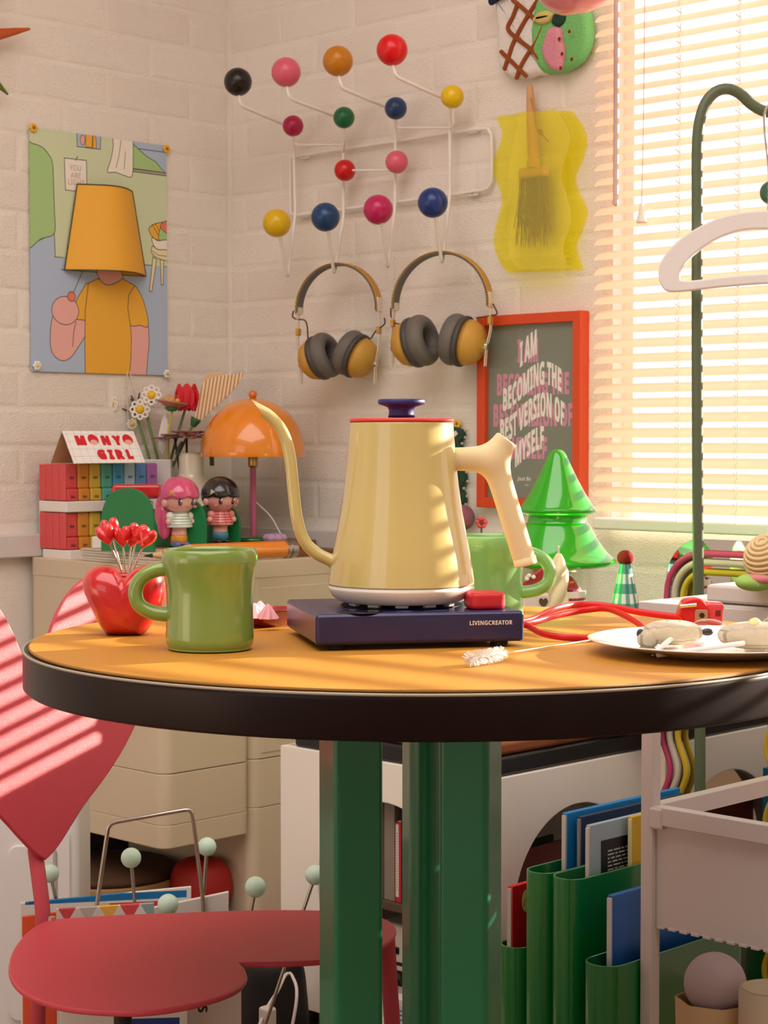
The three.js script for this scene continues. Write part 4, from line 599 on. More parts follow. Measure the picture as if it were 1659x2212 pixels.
// ---------------------------------------------------------------- round table and what stands on it
const TH = 0.6534, TC = camPt((908 - W / 2) / F * 1.75, 0, 1.75), TR = 0.366;
{
  const g = thing('round_table', 'round table with a tan leather top, dark edge and green column legs', 'table', TC.clone(), A0);
  const dark = mat('#170809', 0.34, { specularIntensity: 0.5 }), tanTop = mat('#c0842a', 0.5, { bumpMap: metric(grainFine, 0.03), bumpScale: 0.0003 });
  part(g, 'tabletop', lathe([[0, TH - 0.003], [TR - 0.002, TH - 0.003], [TR, TH - 0.0045], [TR, TH - 0.008], [TR, TH - 0.0365], [TR - 0.003, TH - 0.039], [0, TH - 0.039]], 160), dark);
  const top = lathe([[0, TH], [TR - 0.0065, TH], [TR - 0.0052, TH - 0.0008], [TR - 0.005, TH - 0.0032], [0, TH - 0.0032]], 160); part(g, 'leather_top', metreUV(top), tanTop, 'tan leather table surface');
  part(g, 'edge_trim', new THREE.TorusGeometry(TR - 0.0006, 0.0013, 8, 160).rotateX(PI / 2).translate(0, TH - 0.0036, 0), mat('#a79a88', 0.4));
  const green = mat('#047d55', 0.34, { clearcoat: 0.3, clearcoatRoughness: 0.1 });
  const post = (w, d, r) => { const s = rrect(-w / 2, -d / 2, w / 2, d / 2, r); return new THREE.ExtrudeGeometry(s, { depth: TH - 0.039, bevelEnabled: false, curveSegments: 8 }).rotateX(-PI / 2); };
  const leg = (px, Z, geo, yaw) => { const p = camPt((px - W / 2) / F * Z, 0, Z).sub(TC).applyAxisAngle(V(0, 1, 0), -A0); const m = part(g, 'leg', geo, green); m.position.copy(p); m.rotation.y = yaw; return m; };
  leg(757, 1.715, post(0.0475, 0.0475, 0.006), rad(22)); leg(1018, 1.705, post(0.0475, 0.0475, 0.006), rad(-20));
  { const s = new THREE.Shape(); s.moveTo(-0.0165, -0.03); s.lineTo(-0.0165, 0.012); s.absarc(0, 0.012, 0.0165, PI, 0, true); s.lineTo(0.0165, -0.03); s.lineTo(-0.0165, -0.03); const q = new THREE.ExtrudeGeometry(s, { depth: TH - 0.039, bevelEnabled: false, curveSegments: 20 }).rotateX(-PI / 2).scale(1, 1, -1); 
    const i = q.index ? q.toNonIndexed() : q; const p = i.attributes.position.array, n = i.attributes.normal.array, u = i.attributes.uv.array; for (let t = 0; t < p.length; t += 9) { for (let c = 0; c < 3; c++) { [p[t + 3 + c], p[t + 6 + c]] = [p[t + 6 + c], p[t + 3 + c]]; [n[t + 3 + c], n[t + 6 + c]] = [n[t + 6 + c], n[t + 3 + c]]; } }
    const m = leg(915, 1.845, i, rad(8)); const c = new THREE.Mesh(); part(m, 'saddle', lathe([[0.0168, 0], [0.0185, 0.004], [0.0185, 0.012], [0.0168, 0.014]], 24).translate(0, TH - 0.058, 0.012), green); }
  part(g, 'under_plate', cyl(0.17, 0.17, 0.012, 48, 0, TH - 0.0515, 0), mat('#1a0f0d', 0.5));
}
// coffee scale
const boxYaw = rad(12), FL = onY(683, 1408, TH), scaleC = FL.clone(); let SCT;
{
  const Wd = 0.190, D = 0.166, h = 0.0275, foot = 0.005, X = V(1, 0, 0).applyAxisAngle(V(0, 1, 0), A0 + boxYaw), Zd = V(0, 0, 1).applyAxisAngle(V(0, 1, 0), A0 + boxYaw);
  scaleC.addScaledVector(X, Wd / 2).addScaledVector(Zd, -D / 2); scaleC.y = TH; SCT = TH + foot + h;
  const g = thing('coffee_scale', 'navy blue box-shaped coffee scale with a red button, under the kettle', 'scale', scaleC, A0 + boxYaw), navy = mat('#14144c', 0.33, { clearcoat: 0.35, clearcoatRoughness: 0.25 });
  part(g, 'body', box(Wd, h, D, 0.004, 0, foot + h / 2, 0, 4), navy);
  for (const [x, z] of [[-1, -1], [1, -1], [-1, 1], [1, 1]]) part(g, 'foot', cyl(0.008, 0.008, foot + 0.001, 20, x * (Wd / 2 - 0.02), 0, z * (D / 2 - 0.014)), mat('#15131a', 0.8));
  part(g, 'platform', lathe([[0, foot + h + 0.0012], [0.055, foot + h + 0.0012], [0.0565, foot + h + 0.0002], [0, foot + h]], 64), mat('#10112e', 0.4));
  part(g, 'dial_window', lathe([[0, foot + h + 0.0006], [0.02, foot + h + 0.0006], [0.0205, foot + h], [0, foot + h]], 40).translate(-0.052, 0, 0.064), mat('#08081a', 0.08));
  part(g, 'red_button', slab(rrect(-0.0168, -0.0168, 0.0168, 0.0168, 0.008), 0.0155, 0.004, 4).rotateX(-PI / 2).translate(0.066, foot + h + 0.0077, 0.052), mat('#c81f2b', 0.45), 'red rounded button');
  const t = new TextGeometry('LIVINGCREATOR', { font: bold, size: 0.0038, depth: 0.0003, curveSegments: 4 }); t.computeBoundingBox(); t.scale(0.0395 / (t.boundingBox.max.x - t.boundingBox.min.x), 1, 1); t.translate(0.0435, foot + 0.0155, D / 2 - 0.0001); part(g, 'lettering', t, mat('#e6dfd2', 0.4));
  const icon = canvasTexture(128, 64, (c, w, h2) => { c.fillStyle = '#191a5e'; c.fillRect(0, 0, w, h2); c.strokeStyle = '#8fb2e8'; c.lineWidth = 4; c.beginPath(); c.ellipse(64, 32, 46, 24, 0, 0, 7); c.stroke(); c.fillStyle = '#8fb2e8'; c.font = 'bold 22px sans-serif'; c.textAlign = 'center'; c.fillText('0/T', 64, 40); });
  for (const x of [-0.012, 0.020]) part(g, 'touch_key', new THREE.PlaneGeometry(0.016, 0.009).rotateX(-PI / 2).translate(x, foot + h + 0.0003, 0.068), mat('#ffffff', 0.35, { map: icon }));
}
// kettle
{
  const p = scaleC.clone(); p.y = SCT + 0.0012; const Z = depthOf(p), K = Z / F, g = thing('gooseneck_kettle', 'cream gooseneck kettle with a red lid rim and blue knob', 'kettle', p, A0), cx = 856;
  const cream = mat('#cbb974', 0.3, { clearcoat: 1, clearcoatRoughness: 0.06 }), matte = mat('#e2cda0', 0.55), white = mat('#eae3d8', 0.35);
  const y0 = 1305, Y = (py) => (y0 - py) * K, L = (px, py, d = 0) => V((px - cx) * K, Y(py), d);
  part(g, 'base_ring', lathe([[0, Y(1299)], [0.056, Y(1299)], [136 * K, Y(1297)], [150 * K, Y(1287)], [158 * K, Y(1272)], [158 * K, Y(1262)], [0, Y(1262)]].map((q) => q), 96), white);
  for (let i = 0; i < 5; i++) { const a = rad(-60 + i * 30); part(g, 'foot', box(0.012, 0.005, 0.006, 0.0015).rotateY(a).translate(Math.sin(a) * 0.05, 0.0022, Math.cos(a) * 0.05), white); }
  part(g, 'body', lathe([...new THREE.SplineCurve([[158.5, 1260], [155, 1235], [149.5, 1200], [140, 1150], [131, 1100], [124, 1050], [118.5, 1000], [114.5, 950], [111.8, 915]].map(([r, y]) => new THREE.Vector2(r * K, Y(y)))).getPoints(60).map((v) => [v.x, v.y]), [110 * K, Y(913)], [0, Y(913)]], 128), cream);
  part(g, 'seam_groove', new THREE.TorusGeometry(157.6 * K, 0.0006, 8, 96).rotateX(PI / 2).translate(0, Y(1261), 0), mat('#a89468', 0.6));
  const lid = part(g, 'lid', lathe([[0, Y(904)], [108 * K, Y(905)], [112.5 * K, Y(907)], [112.5 * K, Y(911)], [110 * K, Y(913)], [0, Y(913)]], 96), mat('#d8382f', 0.45), 'red lid rim');
  part(lid, 'knob', lathe([[0, Y(903)], [29 * K, Y(903)], [27.5 * K, Y(896)], [27 * K, Y(888)], [30 * K, Y(881)], [40 * K, Y(877)], [49 * K, Y(874.5)], [51 * K, Y(871)], [50.5 * K, Y(866)], [48 * K, Y(863.5)], [0, Y(862.5)]], 64), mat('#202a72', 0.5), 'dark blue knob');
  // spout: tapering gooseneck with a slanted tip
  { const c = new THREE.CatmullRomCurve3([[716, 1218], [700, 1210], [672, 1196], [645, 1168], [630, 1120], [622, 1050], [617, 1000], [608, 955], [592, 922], [570, 899], [556, 890]].map((q) => L(...q)), false, 'catmullrom', 0.5), N = 90, M = 28, fr = c.computeFrenetFrames(N), pos = [], idx = [];
    const rad0 = (t) => (t < 0.12 ? 17 - t * 30 : t < 0.25 ? 13.6 : 13.4 - (t - 0.25) * 1.2) * K; const side = V(0, 0, 1);
    for (let i = 0; i <= N; i++) { const q = c.getPoint(i / N), tan = c.getTangent(i / N), nrm = side.clone().cross(tan).normalize(), r = rad0(i / N); for (let j = 0; j <= M; j++) { const a = j / M * 2 * PI; const v = q.clone().addScaledVector(nrm, Math.cos(a) * r).addScaledVector(side, Math.sin(a) * r); if (i === N) { v.addScaledVector(tan, Math.cos(a) > 0 ? -0.004 * Math.cos(a) : -0.013 * Math.cos(a)); v.x -= (1 - Math.cos(a)) * 0.0012; } pos.push(v.x, v.y, v.z); } }
    for (let i = 0; i < N; i++) for (let j = 0; j < M; j++) { const a = i * (M + 1) + j, b = a + M + 1; idx.push(a, a + 1, b, b, a + 1, b + 1); }
    const q = new THREE.BufferGeometry(); q.setAttribute('position', new THREE.Float32BufferAttribute(pos, 3)); q.setIndex(idx); q.computeVertexNormals(); q.setAttribute('uv', new THREE.Float32BufferAttribute(new Float32Array(pos.length / 3 * 2), 2)); part(g, 'spout', q, Object.assign(cream.clone(), { side: THREE.DoubleSide })); }
  // handle: arm and grip in one smooth body, from a field of tapered capsules
  { const bones = [[[940, 993], [1048, 992], 24.5, 26], [[1052, 994], [1100, 926], 25, 25], [[1058, 1002], [1131, 1240], 26, 24]].map(([a, b, r, s]) => [L(...a), L(...b), r * K, s * K]);
    const lo = L(940, 1245, -0.02), hi = L(1165, 925, 0.02), size = 72, ctr = lo.clone().add(hi).multiplyScalar(0.5), half = Math.max(hi.x - lo.x, hi.y - lo.y) / 2;
    const mc = new MarchingCubes(size, mat('#fff'), false, false, 60000); mc.isolation = 0; const v = V(), sm = 0.0042;
    const end1 = { o: L(1085, 950), n: V(0.60, 0.80, 0).normalize() }, end2 = { o: L(1124, 1214), n: V(0.25, -0.97, 0).normalize() }, end3 = { o: L(966, 993), n: V(-1, 0, 0) };
    for (let k = 0; k < size; k++) for (let j = 0; j < size; j++) for (let i = 0; i < size; i++) {
      v.set(ctr.x + (i / size * 2 - 1) * half, ctr.y + (j / size * 2 - 1) * half, ctr.z + (k / size * 2 - 1) * half); let s = 0;
      for (const [a, b, r0, r1] of bones) { const ab = b.clone().sub(a), t = Math.max(0, Math.min(1, v.clone().sub(a).dot(ab) / ab.lengthSq())), q = v.clone().sub(a.clone().addScaledVector(ab, t)); q.z *= 1.25; s += Math.exp(-(q.length() - (r0 + (r1 - r0) * t)) / sm); }
      let d = -sm * Math.log(s); for (const e of [end1, end2, end3]) d = Math.max(d, v.clone().sub(e.o).dot(e.n)); mc.field[k * size * size + j * size + i] = -d; }
    mc.update(); const q = new THREE.BufferGeometry(), n = mc.count; const P = new Float32Array(mc.positionArray.slice(0, n * 3)), Nn = new Float32Array(mc.normalArray.slice(0, n * 3));
    for (let i = 0; i < n; i++) { P[3 * i] = ctr.x + P[3 * i] * half; P[3 * i + 1] = ctr.y + P[3 * i + 1] * half; P[3 * i + 2] = ctr.z + P[3 * i + 2] * half; }
    q.setAttribute('position', new THREE.BufferAttribute(P, 3)); q.setAttribute('normal', new THREE.BufferAttribute(Nn, 3)); q.setAttribute('uv', new THREE.BufferAttribute(new Float32Array(n * 2), 2)); const h = part(g, 'handle', q, matte, 'matte cream pistol handle');
    part(h, 'end_cap', lathe([[0, -0.0075], [0.0098, -0.0075], [0.0108, -0.0065], [0.0108, 0.0], [0, 0.0]], 32).scale(1, 1, 0.82).rotateZ(0.255).translate(...L(1121.5, 1206).toArray()), matte); }
}
// two jade mugs
function mug(label, p, turn, mm) {
  const g = thing('jade_mug', label, 'mug', p, turn), h = 0.0892;
  const prof = [[0, 0.0005], [0.033, 0.0005], [0.037, 0.003], [0.0388, 0.008], [0.0388, 0.016], [0.0382, 0.034], [0.0384, 0.05], [0.0398, 0.064], [0.0418, 0.075], [0.0425, 0.080], [0.0422, 0.0855], [0.0405, h], [0.0385, 0.0883], [0.037, 0.084], [0.0345, 0.06], [0.0342, 0.02], [0.031, 0.009], [0, 0.008]];
  part(g, 'body', lathe(new THREE.SplineCurve(prof.map((q) => new THREE.Vector2(...q))).getPoints(110).map((v) => [v.x, v.y]), 96), mm);
  const K = 1.66 / F, L = (px, py) => V((px - 445) * K, (1411 - py) * K, 0);
  const c = new THREE.CatmullRomCurve3([[364, 1237], [330, 1239], [297, 1257], [284, 1285], [291, 1313], [318, 1330], [364, 1337]].map((q) => L(...q)));
  part(g, 'handle', new THREE.TubeGeometry(c, 60, 0.0066, 18).scale(1, 1, 1.15), mm); return g;
}
const jade = mat('#88a84c', 0.22, { clearcoat: 1, clearcoatRoughness: 0.04, transmission: 0.18, thickness: 0 });
const jadeB = mat('#a9dc92', 0.22, { clearcoat: 1, clearcoatRoughness: 0.04, transmission: 0.5, thickness: 0 });
{ const p = onY(445, 1413, TH).addScaledVector(FWD, 0.038); mug('jade green mug with a D-shaped handle in front of the red heart vase', p, A0, jade);
  const q = camPt((1048 - W / 2) / F * 1.9, TH, 1.9); mug('pale jade green mug behind the kettle and its handle', q, A0 + PI, jadeB); }
// heart vase and the picks in it
{
  const base = onY(264, 1377, TH).addScaledVector(FWD, 0.027), Z = depthOf(base), K = Z / F, g = thing('heart_vase', 'glossy red heart-shaped ceramic pot on the table', 'vase', base, A0), L = (px, py) => [(px - 264) * K, (1378 - py) * K], red = gloss('#c60a17', 0.3);
  const pts = [[222, 1377], [205, 1352], [188, 1316], [173, 1280], [173, 1254], [186, 1236], [212, 1227], [240, 1231], [263, 1248], [287, 1232], [314, 1225], [338, 1236], [351, 1262], [349, 1300], [335, 1335], [304, 1376]].map((q) => L(...q));
  pts.push(...[[290, 1378], [262, 1378.5], [235, 1378]].map((q) => L(...q)));
  part(g, 'body', pillow(pts, L(263, 1300), 0.03, 0.62, 24), red);
  part(g, 'opening', new THREE.TorusGeometry(0.011, 0.0022, 10, 32).rotateX(PI / 2).translate(0, L(0, 1247)[1] - 0.001, 0), red);
  part(g, 'opening_floor', cyl(0.011, 0.011, 0.001, 24, 0, L(0, 1249)[1], 0), mat('#3a0508', 0.6));
  const steel = mat('#d9d2c8', 0.2, { metalness: 1 }), heads = [['nearest the green arch', 227, 1167, 262, 1248, 0.008, -0.12], ['half hidden behind the pick nearest the green arch', 230, 1156, 258, 1250, -0.010, 0.1], ['upright over the notch of the pot', 258, 1172, 265, 1250, 0.004, 0.25], ['beside the one nearest the mug', 288, 1166, 268, 1250, 0.0, -0.15], ['nearest the green mug', 309, 1174, 270, 1252, 0.006, -0.45], ['smallest glimpse between two others', 273, 1174, 266, 1250, -0.012, 0.2]];
  for (const [where, x, y, bx, by, d, tilt] of heads) {
    const c = V(...L(x, y), d), e = V(...L(bx, by + 8), d * 0.25), t = thing('heart_pick', 'red heart pick on a steel stick, ' + where, 'pick', g.position.clone(), A0, 'heart picks in the red pot');
    const m = part(t, 'heart', slab(heart(0.0178, 0.0208).clone(), 0.013, 0.006, 6, 10).translate(0, -0.008, 0), gloss('#dd0f1c', 0.3)); m.position.copy(c); const dir = e.clone().sub(c); m.rotation.z = Math.atan2(dir.x, -dir.y) * -1 * -1; m.rotation.y = tilt;
    part(t, 'stick', tube([c.clone().addScaledVector(dir.clone().normalize(), 0.005), e], 0.0009, 1, 8), steel);
  }
}
// red dish with sweets
{
  const c = onY(573, 1352, TH), g = thing('red_dish', 'small red dish between the mug and the scale', 'dish', c, A0);
  part(g, 'bowl', lathe([[0, 0.0004], [0.017, 0.0004], [0.024, 0.006], [0.033, 0.0165], [0.0345, 0.0175], [0.0325, 0.0172], [0.022, 0.008], [0, 0.003]], 48), gloss('#8f0f19', 0.3));
  const swirl = () => { const pts = [], N = 48, M = 14, pos = [], idx = []; for (let j = 0; j <= M; j++) { const v = j / M, r = 0.0098 * Math.pow(1 - v, 0.75) + 0.0002, y = 0.0145 * v; for (let i = 0; i <= N; i++) { const a = i / N * 2 * PI, q = r * (1 + 0.14 * Math.cos(7 * a + v * 2.2)); pos.push(Math.cos(a) * q, y, Math.sin(a) * q); } } for (let j = 0; j < M; j++) for (let i = 0; i < N; i++) { const a = j * (N + 1) + i, b = a + N + 1; idx.push(a, b, a + 1, b, b + 1, a + 1); } const q = new THREE.BufferGeometry(); q.setAttribute('position', new THREE.Float32BufferAttribute(pos, 3)); q.setIndex(idx); q.computeVertexNormals(); q.setAttribute('uv', new THREE.Float32BufferAttribute(new Float32Array(pos.length / 3 * 2), 2)); return q; };
  const sg = swirl(), pale = mat('#f3d3d8', 0.6), pink = mat('#e9a5b0', 0.6);
  whole('swirl_sweet', 'pale piped sweet in the red dish, next to the mug', 'sweet', sg, pale, at(550, 1334, 1.835), 0.3); whole('swirl_sweet', 'pink piped sweet in the red dish, next to the scale', 'sweet', sg, pink, at(579, 1336, 1.825), 1.1); whole('swirl_sweet', 'third pale sweet at the back of the red dish', 'sweet', sg, pale, at(562, 1329, 1.85), 2);
}
// plate with two lolly plushes
const plateC = camPt((1551 - W / 2) / F * 1.625, TH, 1.625);
{
  const g = thing('white_plate', 'large round white plate at the table edge', 'plate', plateC, 0);
  part(g, 'dish', lathe([[0, 0.0008], [0.062, 0.0008], [0.066, 0.002], [0.090, 0.0075], [0.1115, 0.0125], [0.1122, 0.0134], [0.110, 0.0136], [0.088, 0.0095], [0.066, 0.0055], [0.06, 0.0048], [0, 0.0045]], 128), mat('#eeeae4', 0.22, { clearcoat: 1, clearcoatRoughness: 0.05 }));
  const fluff = mat('#fff0d2', 0.95, { transmission: 0.3, thickness: 0, bumpMap: metric(fuzz, 0.02), bumpScale: 0.0012, sheen: 0.5, sheenColor: new THREE.Color('#fff7e6') }), dk = mat('#2c2a28', 0.5), stickM = mat('#f4f1ee', 0.55), wrapM = mat('#ffffff', 0.08, { transmission: 1, thickness: 0, ior: 1.3 });
  const mk = (label, px, py, w, parts) => { const y = TH + 0.006, o = onY(px, py, y), K = depthOf(o) / F, t = thing('animal_lolly', label, 'lolly', o, A0); const L = (x, yy, d = 0) => V((x - px) * K, (py - yy) * K, d); parts(t, L, K); return t; };
  const lump = (w, h, d) => { const q = new THREE.SphereGeometry(1, 40, 28), p = q.attributes.position; for (let i = 0; i < p.count; i++) { const x = p.getX(i), y = p.getY(i), z = p.getZ(i), k = Math.pow(Math.abs(x) ** 2.25 + Math.abs(y) ** 2.25 + Math.abs(z) ** 2.25, -1 / 2.25); p.setXYZ(i, x * k * w, (y * k + 1) * h, z * k * d); } q.computeVertexNormals(); return metreUV(q); };
  mk('white fluffy lolly with black ears, lying on the white plate', 1452, 1393, 0, (t, L, K) => {
    part(t, 'body', lump(66 * K, 27 * K, 0.017), fluff); part(t, 'muzzle', metreUV(ball(0.010, ...L(1398, 1378, 0.006).toArray(), 1, 0.85, 0.9, 20)), fluff);
    part(t, 'ear', ball(0.0038, ...L(1381, 1367, 0.006).toArray(), 0.9, 1.1, 0.8, 16), dk); part(t, 'ear', ball(0.0036, ...L(1526, 1364, 0.004).toArray(), 1.5, 0.9, 0.8, 16), dk);
    for (const x of [1440, 1466]) part(t, 'eye', ball(0.0014, ...L(x, 1342, 0.0045).toArray(), 1.3, 0.8, 1, 10), dk);
    part(t, 'stick', tube([L(1400, 1404, 0.032), L(1446, 1374, 0.014)], 0.0022, 1, 12), stickM);
    part(t, 'wrapper', ball(0.016, ...L(1530, 1366, 0.0).toArray(), 1.2, 0.75, 0.9, 16), wrapM); });
  mk('white fluffy lolly with a pale yellow beak, lying on the white plate', 1632, 1402, 0, (t, L, K) => {
    part(t, 'body', lump(82 * K, 30 * K, 0.019), fluff); part(t, 'beak', ball(0.0058, ...L(1627, 1347, 0.006).toArray(), 1, 1, 0.9, 18), mat('#f2e3a0', 0.6));
    part(t, 'stick', tube([L(1409, 1405, 0.035), L(1596, 1384, 0.019)], 0.0022, 1, 12), stickM); part(t, 'wrapper', ball(0.02, ...L(1690, 1370, 0.0).toArray(), 1.1, 0.9, 0.9, 16), wrapM); });
}
// red cable and plug
{
  const g = thing('power_cable', 'red flat power cable with a red plug, looping behind the plate', 'cable', V(0, 0, 0)), red = mat('#d3131f', 0.38), Q = (px, py, lift = 0.004) => { const p = onY(px, py, TH + lift); return p; };
  const lifted = (px, py, Z) => at(px, py, Z);
  const run = (pts, w = 0.0062, t = 0.0034) => { const c = new THREE.CatmullRomCurve3(pts, false, 'catmullrom', 0.5), N = 80, pos = [], idx = [], M = 14; for (let i = 0; i <= N; i++) { const q = c.getPoint(i / N), tg = c.getTangent(i / N), s = V(0, 1, 0).cross(tg).normalize(), u = tg.clone().cross(s).normalize(); for (let j = 0; j <= M; j++) { const a = j / M * 2 * PI, v = q.clone().addScaledVector(u, Math.cos(a) * w).addScaledVector(s, Math.sin(a) * t); pos.push(v.x, v.y, v.z); } } for (let i = 0; i < N; i++) for (let j = 0; j < M; j++) { const a = i * (M + 1) + j, b = a + M + 1; idx.push(a, b, a + 1, b, b + 1, a + 1); } const q = new THREE.BufferGeometry(); q.setAttribute('position', new THREE.Float32BufferAttribute(pos, 3)); q.setIndex(idx); q.computeVertexNormals(); q.setAttribute('uv', new THREE.Float32BufferAttribute(new Float32Array(pos.length / 3 * 2), 2)); return q; };
  part(g, 'strand', run([lifted(1118, 1345, 1.80), lifted(1150, 1338, 1.82), lifted(1195, 1317, 1.86), lifted(1245, 1307, 1.90), lifted(1310, 1309, 1.90), lifted(1380, 1322, 1.88), lifted(1440, 1330, 1.87), lifted(1475, 1334, 1.86)], 0.0034, 0.0022), red);
  part(g, 'strand', run([lifted(1118, 1350, 1.78), lifted(1160, 1342, 1.80), lifted(1210, 1328, 1.84), lifted(1265, 1318, 1.86), lifted(1310, 1315, 1.85), lifted(1350, 1330, 1.81), lifted(1380, 1348, 1.77), lifted(1393, 1360, 1.74)], 0.0031, 0.0022), red);
  part(g, 'strand', run([lifted(1118, 1347, 1.78), lifted(1140, 1352, 1.78), lifted(1170, 1368, 1.745), lifted(1210, 1376, 1.725), lifted(1260, 1378, 1.725), lifted(1310, 1376, 1.725)], 0.0031, 0.0022), red);
  const o = lifted(1512, 1327, 1.84), K = 1.84 / F, pl = new THREE.Group(); pl.name = 'plug'; g.add(pl); pl.position.copy(o); pl.rotation.set(0, A0, 0); const L = (px, py, d = 0) => V((px - 1512) * K, (1327 - py) * K, d);
  const face = outline([[1462, 1327], [1471, 1300], [1490, 1291], [1512, 1293], [1527, 1310], [1530, 1332], [1522, 1350], [1500, 1354], [1478, 1343]].map(([x, y]) => [(x - 1512) * K, (1327 - y) * K]));
  part(pl, 'plug_body', slab(face, 0.02, 0.003, 3), red); part(pl, 'plug_grip', box(0.019, 0.023, 0.017, 0.004).rotateZ(-0.06).translate(...L(1541, 1325, -0.002).toArray()), gloss('#e0404a', 0.3));
  part(pl, 'contact_frame', slab(rrect(-0.0065, -0.006, 0.0065, 0.006, 0.002), 0.002, 0.0005).translate(...L(1511, 1328, 0.0105).toArray()), mat('#b9a58e', 0.35, { metalness: 0.8 })); part(pl, 'contact_hole', cyl(0.0026, 0.0026, 0.0012, 18).rotateX(PI / 2).translate(...L(1512, 1327, 0.0112).toArray()), mat('#2a0c0c', 0.7));
  part(pl, 'pin', new THREE.CylinderGeometry(0.0022, 0.0022, 0.016, 16).rotateZ(PI / 2).rotateZ(0.1).translate(...L(1482, 1306, 0.012).toArray()), mat('#e6ded2', 0.2, { metalness: 1 }));
  part(pl, 'slot', box(0.0055, 0.0055, 0.003, 0.0006).translate(...L(1549, 1323, 0.006).toArray()), mat('#7a0d14', 0.6));
}
// bottle brush
{
  const g = thing('bottle_brush', 'thin straw brush with white bristles in front of the scale', 'brush', V(0, 0, 0)), a = onY(1010, 1424, TH + 0.0072), b = onY(1084, 1412, TH + 0.0072), e = onY(1288, 1381, TH + 0.0016), e0 = onY(1130, 1405, TH + 0.003);
  part(g, 'wire', tube([a, b, e0, e], 0.0008, 40, 6), mat('#d8c8a8', 0.3, { metalness: 0.8 }));
  const ax = b.clone().sub(a), L = ax.length(), u = ax.clone().normalize(), s = V(0, 1, 0), t = u.clone().cross(s).normalize(), br = []; for (let i = 0; i < 620; i++) { const f = rnd(), an = f * 160 + rr(-0.3, 0.3), r = 0.0066 * rr(0.85, 1.05), p = a.clone().addScaledVector(u, L * f), q = p.clone().addScaledVector(s, Math.cos(an) * r).addScaledVector(t, Math.sin(an) * r).addScaledVector(u, rr(-0.001, 0.001)); br.push(new THREE.TubeGeometry(new THREE.LineCurve3(p, q), 1, 0.00022, 3)); }
  part(g, 'bristles', merge(br), mat('#fbfafa', 0.7)).userData.kind = 'stuff';
}
// ---------------------------------------------------------------- red heart chair
{
  const SH = 0.312, metal = mat('#cc4250', 0.42, { bumpMap: metric(grainFine, 0.02), bumpScale: 0.00025 });
  const pole = onY(92, 1985, SH), g = thing('heart_chair', 'red metal chair with a heart-shaped seat and backrest', 'chair', V(pole.x, 0, pole.z), 0);
  const W2 = (p) => p.clone().sub(g.position);
  const ring = [[95, 1990], [62, 2010], [35, 2040], [20, 2075], [22, 2110], [55, 2145], [130, 2172], [230, 2183], [330, 2182], [430, 2165], [505, 2140], [533, 2115], [530, 2094], [518, 2079]].map((q) => W2(onY(q[0], q[1], SH)));
  const ring2 = [[518, 2079], [600, 2078], [690, 2074], [770, 2062], [825, 2042], [853, 2018], [852, 1998], [820, 1980], [760, 1970], [660, 1965], [520, 1966], [380, 1971], [250, 1976], [130, 1984], [95, 1990]].map((q) => W2(onY(q[0], q[1], SH)));
  const v2 = (l) => new THREE.SplineCurve(l.map((p) => new THREE.Vector2(p.x, -p.z))).getPoints(60);
  const s = new THREE.Shape([...v2(ring), ...v2(ring2).slice(1)]);
  part(g, 'seat', metreUV(slab(s, 0.006, 0.0022, 3, 4).rotateX(-PI / 2).translate(0, SH - 0.003, 0)), metal);
  // backrest: heart in a plane that faces the table, leaning back a little
  const n = camPt(0.76, 0, -0.65).sub(camPt(0, 0, 0)).normalize(), u = V(0, 1, 0).cross(n).normalize(); // u: sideways in the plane
  const tip = at(96, 1858, 2.10); const lean = 0.16, up = V(0, 1, 0).multiplyScalar(Math.cos(lean)).addScaledVector(n, -Math.sin(lean)), nn = n.clone().multiplyScalar(Math.cos(lean)).addScaledVector(V(0, 1, 0), Math.sin(lean));
  const back = part(g, 'backrest', metreUV(slab(heartChairBack(), 0.006, 0.002, 3, 24)), metal); back.position.copy(W2(tip)); back.quaternion.setFromRotationMatrix(new THREE.Matrix4().makeBasis(u, up, nn)); back.rotateZ(-0.06);
  function heartChairBack() { const w = 0.345, h = 0.30, q = new THREE.Shape(); q.moveTo(0, 0); q.bezierCurveTo(w * 0.07, 0.012, w * 0.12, h * 0.13, w * 0.2, h * 0.21); q.bezierCurveTo(w * 0.36, h * 0.36, w * 0.52, h * 0.56, w * 0.52, h * 0.78); q.bezierCurveTo(w * 0.52, h * 1.16, w * 0.13, h * 1.26, 0.004, h * 0.64); q.lineTo(-0.004, h * 0.64); q.bezierCurveTo(-w * 0.13, h * 1.26, -w * 0.52, h * 1.16, -w * 0.52, h * 0.78); q.bezierCurveTo(-w * 0.52, h * 0.56, -w * 0.36, h * 0.36, -w * 0.2, h * 0.21); q.bezierCurveTo(-w * 0.12, h * 0.13, -w * 0.07, 0.012, 0, 0); return q; }
  const pc = W2(at(92, 1985, depthOf(pole) + 0.01)); pc.y = 0;
  const pTop = W2(at(90, 1835, 2.105)).add(nn.clone().multiplyScalar(-0.012)), pMid = W2(at(93, 1985, 2.065)), pLow = W2(at(82, 2200, 2.05));
  part(g, 'back_post', tube([pLow.clone().setY(0.0), pLow, pMid, pTop], 0.0085, 40, 14, 0.3), metal);
  part(g, 'front_leg', tube([W2(onY(265, 2130, SH - 0.01)), W2(onY(265, 2130, SH - 0.01)).setY(0)], 0.009, 1, 12), mat('#14100f', 0.5)); part(g, 'front_leg', tube([W2(onY(835, 2010, SH - 0.01)), W2(onY(875, 2060, SH - 0.01)).setY(0)], 0.009, 1, 12), metal);
  part(g, 'screw', cyl(0.004, 0.004, 0.004, 12).translate(...W2(onY(112, 1988, SH)).toArray()), mat('#d9b9b0', 0.3, { metalness: 0.8 }));
}

